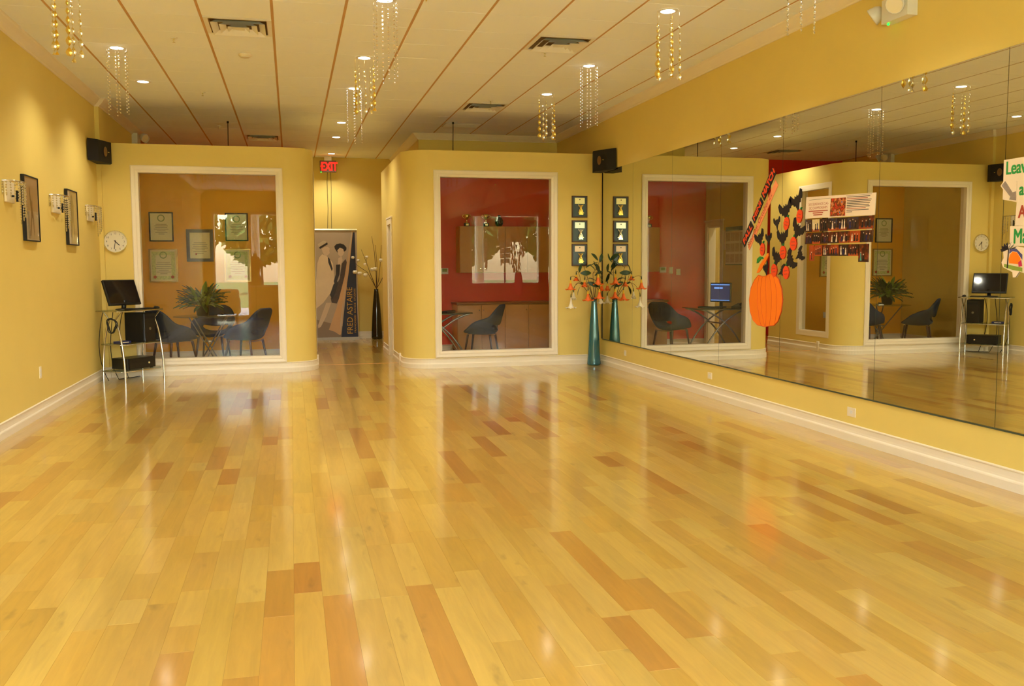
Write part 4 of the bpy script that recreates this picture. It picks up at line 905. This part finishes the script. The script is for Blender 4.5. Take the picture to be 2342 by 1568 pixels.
t = thing('dark_jar', 'rounded dark green jar beside the trophies', 'jar', (3.40, YB-.2, 2.1155)); MB().lathe([(0, 0), (.04, 0), (.065, .04), (.07, .09), (.05, .14), (.025, .16), (.03, .18), (.025, .18), (0, .15)], n=18).build('jar_body', mat('dark_green_glass', (20, 44, 34), .1, coat=.5), t, False); MB().lathe([(.0, .195), (.02, .192), (.03, .182), (.028, .178)], n=12).build('stopper', M['black'], t, False)
dk = thing('glass_desk', 'dark glass topped desk on crossed curved metal legs', 'desk', (2.12, 13.72, 0))
MB().box(1.74, 13.38, .755, 2.62, 14.1, .767, bev=.003).build('glass_top', mat('smoked_glass', (26, 24, 22), .06, coat=.5), dk)
for y in (13.44, 14.04):
    for s_ in (-1, 1):
        pts = bez((2.18+s_*.4, y, .75), (2.18+s_*.1, y, .68), (2.18-s_*.22, y, .42), (2.18-s_*.38, y, .0), 12); MB().tube(pts, .014, 8).build('leg', M['steel'], dk)
MB().cyl((2.18, 13.44, .52), (2.18, 14.04, .52), .012, n=8).build('stretcher', M['steel'], dk); b = MB(); b.tube([(1.78, 13.44, .748), (2.58, 13.44, .748), (2.58, 14.04, .748), (1.78, 14.04, .748), (1.78, 13.44, .748)], .012, 6); b.build('top_frame', M['steel'], dk)
om = thing('office_monitor', 'dark monitor with a lit blue screen on the glass desk', 'monitor', (2.02, 13.9, .7675), math.radians(62))
MB().box(-.2, -.02, .08, .2, .02, .40, bev=.005).build('housing', M['black'], om, False); MB().box(-.185, -.0215, .1, .185, -.0198, .385).build('screen', M['screenlit'], om, False)
for z0, z1, a, c in ((.36, .375, -.185, .185), (.105, .118, -.185, .185), (.3, .33, -.05, .12)): MB().box(a, -.0225, z0, c, -.0214, z1).build('screen_bar', M['screenbar'], om, False)
b = MB(); b.box(-.025, 0, .01, .025, .025, .1); b.build('neck', M['black'], om, False); MB().lathe([(0, .014), (.09, .012), (.1, 0), (0, 0)], n=20).build('base', M['black'], om, False)
op = thing('office_phone', 'black office phone at the end of the glass desk', 'phone', (1.86, 13.56, .7675), math.radians(60)); b = MB(); b.add([(-.09, -.1, 0), (.09, -.1, 0), (.09, .1, 0), (-.09, .1, 0), (-.09, -.1, .02), (.09, -.1, .02), (.09, .1, .07), (-.09, .1, .07)], [(0, 3, 2, 1), (4, 5, 6, 7), (0, 1, 5, 4), (1, 2, 6, 5), (2, 3, 7, 6), (3, 0, 4, 7)]); b.build('base', M['black'], op, False)
MB().tube([(-.07, -.08, .05), (-.07, -.05, .07), (-.07, .05, .09), (-.07, .09, .09)], [.02, .014, .014, .02], 8).build('handset', M['matblack'], op, False)
kb2 = thing('office_keyboard', 'thin dark keyboard on the glass desk', 'keyboard', (2.3, 13.72, .7675), math.radians(62)); MB().box(-.2, -.06, 0, .2, .06, .014, bev=.003).build('case', M['black'], kb2, False)
for r_ in range(4): MB().box(-.19, -.05+r_*.026, .014, .19, -.03+r_*.026, .018).build('key_row', M['matblack'], kb2, False)
t = thing('thermostat', 'white square thermostat on the red wall', 'thermostat', (2.50, YB, 1.38)); MB().prism([(2.44, 1.33), (2.56, 1.33), (2.56, 1.43), (2.44, 1.43)], fB, .001, .025).build('housing', M['rwhite'], t); MB().prism([(2.46, 1.37), (2.54, 1.37), (2.54, 1.42), (2.46, 1.42)], fB, .025, .027).build('display', M['certg'], t)
outlet('white light switch beside the thermostat', fB, 2.34, 1.37, .07, .115, 1); outlet('yellowed switch plate nearest the olive wall', fB, 2.2, 1.34, .08, .11, 1)
fO = plane((XRc+TH+.0, 0, 0), (0, 1, 0))
t = thing('wall_calendar', 'long wall planner of ruled month blocks on the olive wall', 'calendar', (XRc+TH, 14.12, 1.45))
fO = plane((XRc+TH+.001, 0, 0), (0, 1, 0))
MB().prism([(13.75, 1.47), (14.42, 1.47), (14.42, 2.05), (13.75, 2.05)], fO, 0, .004).build('sheet', M['cream'], t); MB().prism([(13.75, 2.03), (14.42, 2.03), (14.42, 2.1), (13.75, 2.1)], fO, 0, .01).build('header_bar', mat('planner_header', (110, 130, 120), .6), t); MB().prism([(13.75, 1.455), (14.42, 1.455), (14.42, 1.475), (13.75, 1.475)], fO, 0, .01).build('bottom_bar', M['certg'], t)
for r_ in range(3):
    for c_ in range(4): MB().prism([(13.77+c_*.165, 1.50+r_*.18), (13.77+c_*.165+.145, 1.50+r_*.18), (13.77+c_*.165+.145, 1.50+r_*.18+.14), (13.77+c_*.165, 1.50+r_*.18+.14)], fO, .004, .0055).build('month_block', photo_mat('month_print_%d%d' % (r_, c_), r_*4+c_, [(196, 180, 140), (216, 200, 160), (190, 140, 110)], 60), t)
tag(MB().prism([(14.44, 1.72), (14.5, 1.72), (14.5, 2.05), (14.44, 2.05)], fO, 0, .003).build('notice_sheet', M['paper']), 'pale notice sheet beside the door casing', 'notice')
# ------------------------------------------------------------------ decorations stuck on the mirror
XM = XR-.0065
fm = plane((XM, 0, 0), (0, -1, 0))           # u = -Y
def mp(x, y): p = onp(x, y, 0, XM); return (-p.y, p.z)
def mpoly(pts): return [mp(*p) for p in pts]
# pumpkin
pk = thing('paper_pumpkin', 'large orange paper pumpkin stuck on the mirror', 'paper pumpkin', (XM, 8.05, .86))
out = [(1735, 629), (1726, 640), (1718, 658), (1714, 685), (1716, 712), (1723, 732), (1733, 743), (1742, 745), (1750, 747), (1760, 745), (1770, 744), (1779, 735), (1787, 712), (1790, 685), (1788, 660), (1781, 638), (1773, 628), (1766, 624), (1757, 628), (1748, 632), (1742, 631)]
MB().prism(mpoly(out), fm, .0005, .0025).build('pumpkin_body', M['pcard'], pk)
for ln in ([(1737, 632), (1728, 660), (1727, 700), (1735, 735), (1742, 744)], [(1744, 633), (1738, 660), (1738, 705), (1750, 746)], [(1752, 633), (1752, 665), (1754, 710), (1752, 745)], [(1760, 630), (1766, 655), (1768, 700), (1760, 744)], [(1768, 627), (1778, 655), (1781, 695), (1772, 743)]):
    q = [fm(*mp(*p), .003) for p in ln]; MB().tube(bez(*[q[0], q[1], q[len(q)//2+0] if len(q) == 4 else q[3], q[-1]], 12), .0022, 5).build('rib_line', M['pline'], pk)
b = MB(); q = [fm(*mp(*p), .003) for p in out]; b.tube(q+q[:1], .003, 5, caps=False); b.build('outline', M['pline'], pk)
MB().prism(mpoly([(1731, 624), (1738, 606), (1750, 588), (1757, 578), (1758, 584), (1752, 597), (1744, 612), (1736, 623)]), fm, .001, .004).build('lifted_lid', M['pcard'], pk)
MB().prism(mpoly([(1731, 602), (1732, 592), (1738, 586), (1744, 587), (1746, 592), (1740, 593), (1734, 601)]), fm, .001, .004).build('stem_leaf', M['green'], pk)
BAT = [(-1, .85), (-.78, 1.05), (-.45, .62), (-.25, .5), (-.17, .75), (-.08, .58), (.08, .58), (.17, .75), (.25, .5), (.45, .62), (.78, 1.05), (1, .85), (.92, .35), (.8, .12), (.62, .15), (.5, -.15), (.34, -.1), (.15, -.5), (0, -.95), (-.15, -.5), (-.34, -.1), (-.5, -.15), (-.62, .15), (-.8, .12), (-.92, .35)]
def bat(x, y, s_, ang, sx=1.0):
    u, v = mp(x, y); ca, sa = math.cos(ang), math.sin(ang); P_ = [(u+s_*(p*sx*ca-q*sa), v+s_*(p*sx*sa+q*ca)) for p, q in BAT]
    t = thing('paper_bat', 'black paper bat flying up from the pumpkin on the mirror', 'paper bat', fm(u, v, 0), 0, 'black paper bats')
    MB().prism(P_, fm, .0005, .0025).build('bat_body', M['blackcard'], t)
    MB().prism([(u+s_*(p*ca-q*sa), v+s_*(p*sa+q*ca)) for p, q in ((-.08, .3), (.08, .3), (.06, .5), (-.06, .5))], fm, .0025, .0035).build('bat_head', M['matblack'], t)
for q in ((1797, 486, .105, .25, 1.1), (1823, 464, .1, .35, 1.1), (1777, 512, .062, .15, 1), (1738, 549, .092, .35, 1), (1758, 548, .06, .1, 1), (1790, 548, .1, .1, 1), (1823, 530, .1, -.5, 1.1), (1776, 593, .1, -.25, 1), (1805, 598, .105, -1.0, 1), (1828, 584, .075, -1.1, .9), (1788, 622, .075, -1.2, .8), (1752, 618, .085, .3, .6)): bat(*q)
def small_pumpkin(x, y, sx, ang):
    u, v = mp(x, y); t = thing('small_paper_pumpkin', 'small red orange paper pumpkin hung among the bats on the mirror', 'paper pumpkin', fm(u, v, 0), 0, 'small paper pumpkins')
    ca, sa = math.cos(ang), math.sin(ang); ro = lambda p, q: (u+p*ca-q*sa, v+p*sa+q*ca)
    MB().prism([ro(sx*.062*math.cos(2*PI*k/20)*(1+.05*math.cos(10*PI*k/10)), .062*math.sin(2*PI*k/20)) for k in range(20)], fm, .003, .0055).build('pumpkin_disc', M['porange'], t)
    MB().prism([ro(-.008, .055), ro(.012, .055), ro(.02, .085), ro(.004, .08)], fm, .003, .005).build('stem', M['green'], t)
    b = MB()
    for k in range(2):
        w_ = .034*sx; b.prism([ro(-w_, .012-k*.03), ro(w_, .012-k*.03), ro(w_, .02-k*.03), ro(-w_, .02-k*.03)], fm, .0055, .006)
    b.build('written_line', M['dred'], t)
for q in ((1799, 511, .75, -.2), (1829, 494, .75, -.2), (1815, 557, .9, 0), (1744, 570, .7, -.1), (1791, 577, .85, .1), (1771, 618, .85, .05), (1798, 623, .85, .1)): small_pumpkin(*q)
# slanted title cards
def slant(name, word, a0, a1, c0, c1, size, label):
    P_ = [mp(*a0), mp(*c0), mp(*c1), mp(*a1)]   # top-left edge start/end, bottom edge start/end
    t = thing(name, label, 'sign', fm(P_[1][0], P_[1][1], 0)); MB().prism(P_, fm, .0005, .003).build('card', M['blackcard'], t)
    o = Vector(P_[1]); e = Vector(P_[2])-o; h = Vector(P_[0])-o; ang = math.atan2(e.y, e.x); L_ = e.length
    b = MB(); g = o+h*.2+e*.06
    cu_len = {'FALL': 2.2, 'MINI': 2.2, 'MATCH': 3.3}[word]
    text(b, word, h.length*.92, fm, g.x, g.y, .004, ang=ang, sx=L_*.9/(cu_len*h.length*.92), shear=.1, bold=.004)
    b.build('lettering', M['porange'], t)
slant('title_card', 'FALL', (1697, 552), (1717, 505), (1703, 565), (1724, 519), .1, 'black slanted card lettered FALL on the mirror')
slant('title_card', 'MINI', (1720, 499), (1740, 451), (1726, 511), (1746, 463), .1, 'black slanted card lettered MINI on the mirror')
slant('title_card', 'MATCH', (1741, 444), (1767, 382), (1748, 459), (1775, 396), .1, 'black slanted card lettered MATCH on the mirror')
P_ = [mp(1711, 563), mp(1714, 572), mp(1780, 423), mp(1774, 412)]; t = thing('date_strip', 'salmon paper strip with a handwritten date under the title cards', 'sign', fm(*P_[1], 0))
MB().prism(P_, fm, .0005, .002).build('strip', M['pink'], t); o_ = Vector(P_[1]); e = Vector(P_[2])-o_; b = MB(); text(b, 'Saturday, October 22', .075, fm, o_.x-.012, o_.y+.02, .003, ang=math.atan2(e.y, e.x), sx=e.length/.73*.92, shear=.2); b.build('handwriting', M['dred'], t)
# poster heading and photographs
ps = thing('event_poster', 'white printed poster headed SUNDANCE CLASSIC CHAMPIONSHIPS on the mirror', 'poster', (XM, 6.86, 1.84)); PQ = [mp(1842, 500), mp(2001, 491), mp(2004, 440), mp(1845, 451)]
MB().prism(PQ, fm, .0005, .003).build('sheet', M['paper'], ps)
def pq(u, v): a = Vector(PQ[0]).lerp(Vector(PQ[1]), u); c = Vector(PQ[3]).lerp(Vector(PQ[2]), u); r = a.lerp(c, v); return (r.x, r.y)
b = MB()
for s_, v, sz, sx in (('2010 SUNDANCE CLAS-', .60, .03, .98), ('SIC CHAMPIONSHIPS', .42, .031, .98)): u_, v_ = pq(.20, v); text(b, s_, sz, fm, u_, v_, .0035, align='CENTER', sx=sx, ang=-.02)
for v, a, c in ((.31, .05, .35), (.22, .12, .28), (.13, .13, .27)):
    p0, p1 = pq(a, v), pq(c, v); b.prism([p0, p1, (p1[0], p1[1]+.008), (p0[0], p0[1]+.008)], fm, .003, .0036)
b.build('heading', M['dred'], ps)
b = MB()
for k in range(10):
    v = .86-k*.075; a, c = .62, (.93, .9, .95, .94, .93, .92, .93, .88, .92, .7)[k]; p0, p1 = pq(a, v), pq(c, v); b.prism([p0, p1, (p1[0], p1[1]+.005), (p0[0], p0[1]+.005)], fm, .003, .0036, 1 if k in (1, 7) else 0)
bb = MB(); p0, p1 = pq(.05, .85), pq(.38, .88); bb.prism([p0, p1, (p1[0], p1[1]+.002), (p0[0], p0[1]+.002)], fm, .003, .0036); bb.build('rule_line', M['ink'], ps); p0, p1 = pq(.6, .93), pq(.95, .95); b.prism([p0, p1, (p1[0], p1[1]+.002), (p0[0], p0[1]+.002)], fm, .003, .0036)
b.build('body_lines', [M['ink'], M['dred']], ps)
MB().prism([pq(.385, .04), pq(.605, .04), pq(.605, .87), pq(.385, .87)], fm, .003, .0045).build('colour_picture', photo_mat('poster_picture', 5, [(40, 110, 150), (230, 130, 60), (80, 50, 30), (220, 60, 30), (120, 20, 20)], 22), ps)
rp = random.Random(9)
ROWS = [((1842, 503), (2000, 492), (1998, 522), (1842, 531), 'top', [.11, .23, .36, .5, .64, .8, 1.0]), ((1843, 533), (1998, 525), (1996, 553), (1841, 558), 'middle', [.12, .25, .39, .53, .68, .83, 1.0]), ((1851, 561), (1988, 557), (1987, 585), (1851, 585), 'bottom', [.09, .24, .36, .52, .68, .84, 1.0])]
for r_, (tl_, tr_, br_, bl_, nm, cuts) in enumerate(ROWS):
    c4 = [mp(*q) for q in (bl_, br_, tr_, tl_)]
    def rq(u, v, c4=c4): a = Vector(c4[0]).lerp(Vector(c4[1]), u); c = Vector(c4[3]).lerp(Vector(c4[2]), u); r = a.lerp(c, v); return (r.x, r.y)
    prev = 0
    for k, cu_ in enumerate(cuts):
        lo = 0
        lab = 'small dance event photograph in the %s row of the mirror collage' % nm
        if r_ == 2 and k in (0, 6): lo = -.5 if k else -.45; lab = 'taller dance photograph hanging below the bottom row, %s' % ('with a red gown' if k == 0 else 'with a turquoise dress')
        t = thing('photograph', lab, 'photograph', fm(*rq((prev+cu_)/2, 0), 0), 0, 'dance photographs on the mirror'); a, c = prev+.003, cu_-.003
        hue = rp.choice([[(26, 14, 12), (70, 26, 12), (150, 56, 20)], [(20, 12, 12), (50, 26, 22), (110, 60, 40)], [(120, 40, 14), (180, 70, 20), (60, 24, 14)], [(40, 60, 90), (70, 40, 30), (24, 16, 16)]])
        if r_ == 0 and k == 1: hue = [(230, 216, 180), (220, 190, 120), (200, 190, 170)]
        MB().prism([rq(a, lo), rq(c, lo), rq(c, 1), rq(a, 1)], fm, .0005, .0022).build('print', photo_mat('photo_print_%d_%d' % (r_, k), r_*10+k, hue, 26), t)
        b = MB(); b.prism([rq(a, lo), rq(c, lo), rq(c, lo+.22), rq(a, lo+.22)], fm, .0022, .0025, 0)
        fc = [rp.choice((1, 2, 3, 4)) for _ in range(4)]
        if r_ == 2 and k == 0: fc = [5, 2, 5]
        if r_ == 2 and k == 6: fc = [6, 1]
        for i in range(len(fc)-1 if len(fc) > 2 else 2):
            uu = a+(c-a)*(.25+.25*i); hw = (c-a)*.07; v0 = lo+.12; v1 = lo+rp.uniform(.62, .8)
            b.prism([rq(uu-hw*1.3, v0), rq(uu+hw*1.3, v0), rq(uu+hw*.6, v0+(v1-v0)*.5), rq(uu+hw*.9, v1-.08), rq(uu-hw*.9, v1-.08), rq(uu-hw*.6, v0+(v1-v0)*.5)], fm, .0026, .003, fc[i])
            cu2, cv2 = rq(uu, v1); disc(b, fm, .006, .0026, .0031, 7, 8, cu2, cv2)
        b.build('figures', [mat('photo_floor_%d%d' % (r_, k), rp.choice([(150, 60, 20), (180, 76, 24), (60, 30, 20)]), .4), M['matblack'], M['ink'], M['paper'], M['blue'], mat('red_gown', (200, 30, 24), .5), mat('turquoise_dress', (70, 150, 140), .5), M['bskin']], t)
        prev = cu_
# greeting cards at the near end of the mirror
def sign(name, pts, label, words=(), m='paper', lift=0):
    P_ = mpoly(pts); t = thing(name, label, 'sign', fm(*P_[0], 0)); MB().prism(P_, fm, .0005+lift, .003+lift).build('card', M[m], t)
    if words:
        for s_, x, y, sz, mi, sx in words:
            b = MB(); u, v = mp(x, y); text(b, s_, sz, fm, u, v, .004, mi=mi, sx=sx, bold=.003); b.build('lettering', [M['tgreen'], M['dred']], t)
    return t
sign('greeting_card', [(2297, 366), (2382, 352), (2378, 516), (2322, 516), (2326, 462), (2294, 456)], 'white card lettered Leave in green on the mirror', [('Leave', 2301, 399, .115, 0, .8), ('a', 2332, 446, .11, 0, .8), ('A', 2330, 498, .11, 1, .8)])
sign('greeting_card', [(2311, 517), (2378, 515), (2374, 563), (2310, 562)], 'white card lettered Ma in green on the mirror', [('Ma', 2318, 556, .13, 0, .75)])
t = sign('paper_arrow', [(2290, 425), (2300, 410), (2327, 414), (2327, 462), (2306, 458), (2309, 452)], 'white edged silver arrow stuck to the greeting card', lift=.003)
MB().prism(mpoly([(2293, 424), (2301, 414), (2318, 440), (2326, 437), (2326, 458), (2310, 456), (2313, 450)]), fm, .006, .0075).build('arrow_face', mat('silver_print', (150, 134, 126), .5, noise=.3, nscale=30), t)
t = sign('sunset_cutout', [(2302, 560), (2312, 558), (2326, 563), (2345, 566), (2362, 590), (2360, 622), (2342, 624), (2333, 620), (2324, 634), (2318, 634), (2317, 622), (2296, 611), (2292, 600), (2297, 590), (2296, 575)], 'white edged cutout of a palm tree sunset on the mirror', lift=.003)
MB().prism(mpoly([(2312, 582), (2318, 575), (2328, 577), (2336, 590), (2335, 604), (2310, 602), (2309, 592)]), fm, .006, .0072).build('sun_disc', M['pcard'], t)
MB().prism(mpoly([(2299, 603), (2340, 612), (2340, 621), (2318, 617), (2298, 610)]), fm, .006, .0072).build('grass_strip', mat('lime_print', (140, 160, 60), .6), t)
MB().prism(mpoly([(2311, 568), (2326, 568), (2340, 582), (2340, 594), (2336, 588), (2328, 576), (2318, 574), (2310, 580)]), fm, .0055, .0064).build('sky_arc', mat('violet_print', (80, 76, 130), .6), t)
MB().prism(mpoly([(2331, 600), (2338, 594), (2340, 608), (2332, 610)]), fm, .0072, .008).build('flower_print', mat('magenta_print', (200, 40, 90), .6), t)
b = MB()
for a in range(7):
    an = math.radians(20+a*26); u, v = mp(2309, 570); b.prism([(u, v), (u+.07*math.cos(an), v+.05*math.sin(an)), (u+.06*math.cos(an+.25), v+.03*math.sin(an+.25)-.012)], fm, .0072, .008)
u, v = mp(2309, 570); b.prism([(u-.004, v), (u+.004, v), (u+.0, v-.12), (u-.01, v-.12)], fm, .0072, .008); b.build('palm', M['ink'], t)
# ------------------------------------------------------------------ street side furniture and outdoors (seen only in reflections)
df = thing('dress_form', 'dark red dress form on a stand by the street window', 'dress form', (-.98, -.62, 0))
MB().lathe([(0, .95), (.15, .96), (.165, 1.05), (.15, 1.15), (.115, 1.28), (.13, 1.4), (.16, 1.55), (.165, 1.65), (.12, 1.74), (.055, 1.78), (.045, 1.86), (.0, 1.87)], n=20, sx=1, sy=.68).build('torso', M['form'], df, False); MB().cyl((0, 0, 1.87), (0, 0, 1.93), .02, .006, n=8).build('finial', M['walnut'], df, False); MB().cyl((0, 0, .05), (0, 0, .95), .018, n=8).build('pole', M['walnut'], df, False); MB().lathe([(0, .05), (.05, .05), (.2, .015), (.21, 0), (0, 0)], n=20).build('base', M['walnut'], df, False)
sf = thing('armchair', 'cream upholstered armchair by the street window', 'armchair', (-1.85, -.75, 0), 0)
MB().box(-.3, -.3, .15, .3, .32, .42, bev=.04).build('seat', M['sofa'], sf, False); MB().box(-.38, -.42, .15, .38, -.28, .85, bev=.05).build('backrest', M['sofa'], sf, False)
for s_ in (-1, 1): MB().box(s_*.3, -.32, .15, s_*.42, .32, .62, bev=.04).build('armrest', M['sofa'], sf, False)
for sx in (-1, 1):
    for sy in (-1, 1): MB().cyl((sx*.33, sy*.26, 0), (sx*.33, sy*.26, .15), .018, .025, n=8).build('leg', M['walnut'], sf, False)
struct(MB().box(-40, -70, -.3, 45, YF-.2, -.02).build('pavement', M['concrete']), 'pale pavement outside the street windows')
struct(MB().box(-40, -70, -.02, 45, -9, .0).build('lawn_strip', M['lawn']), 'green lawn across the street')
for x, lab in ((-1.05, 'white porch column outside the near window'), (3.1, 'white porch column outside the blinds')):
    t = thing('porch_column', lab, 'column', (x, -2.6, -.02)); MB().lathe([(.2, 0), (.2, .1), (.16, .14), (.15, .3), (.135, 3.4), (.16, 3.45), (.2, 3.52)], n=24).build('shaft', M['rwhite'], t, False); MB().box(-.24, -.24, 3.52, .24, .24, 3.72).build('capital', M['rwhite'], t, False)
struct(MB().box(-6, -2.9, 3.7, 8, YF-.2, 3.95).build('porch_roof', M['rwhite']), 'white porch roof over the street windows')
rt = random.Random(2)
for k, (x, y, h, r) in enumerate(((-6, -24, 5, 2.4), (-1.8, -30, 5, 2.2), (4, -26, 5, 2.2), (11, -30, 6, 2.6), (-14, -30, 6, 2.6))):
    t = thing('street_tree', 'leafy green tree across the street', 'tree', (x, y, 0), 0, 'trees across the street'); MB().cyl((0, 0, 0), (0, 0, h*.6), .22, .12, n=8).build('trunk', M['bark'], t, False)
    b = MB()
    for i in range(900):
        a, e_, rr = rt.uniform(0, 2*PI), rt.uniform(-1, 1), r*rt.uniform(.5, 1)**.5; c = Vector((rr*math.cos(a)*math.sqrt(1-e_*e_), rr*math.sin(a)*math.sqrt(1-e_*e_), h*.68+rr*.85*e_)); u_ = Vector((rt.uniform(-1, 1), rt.uniform(-1, 1), rt.uniform(-1, 1))).normalized(); v_ = u_.orthogonal().normalized(); s_ = rt.uniform(.2, .4)
        b.add([c-u_*s_, c+v_*s_*.6, c+u_*s_, c-v_*s_*.6], [(0, 1, 2, 3)])
    o = b.build('foliage', M['foliage'], t, False); o['kind'] = 'stuff'
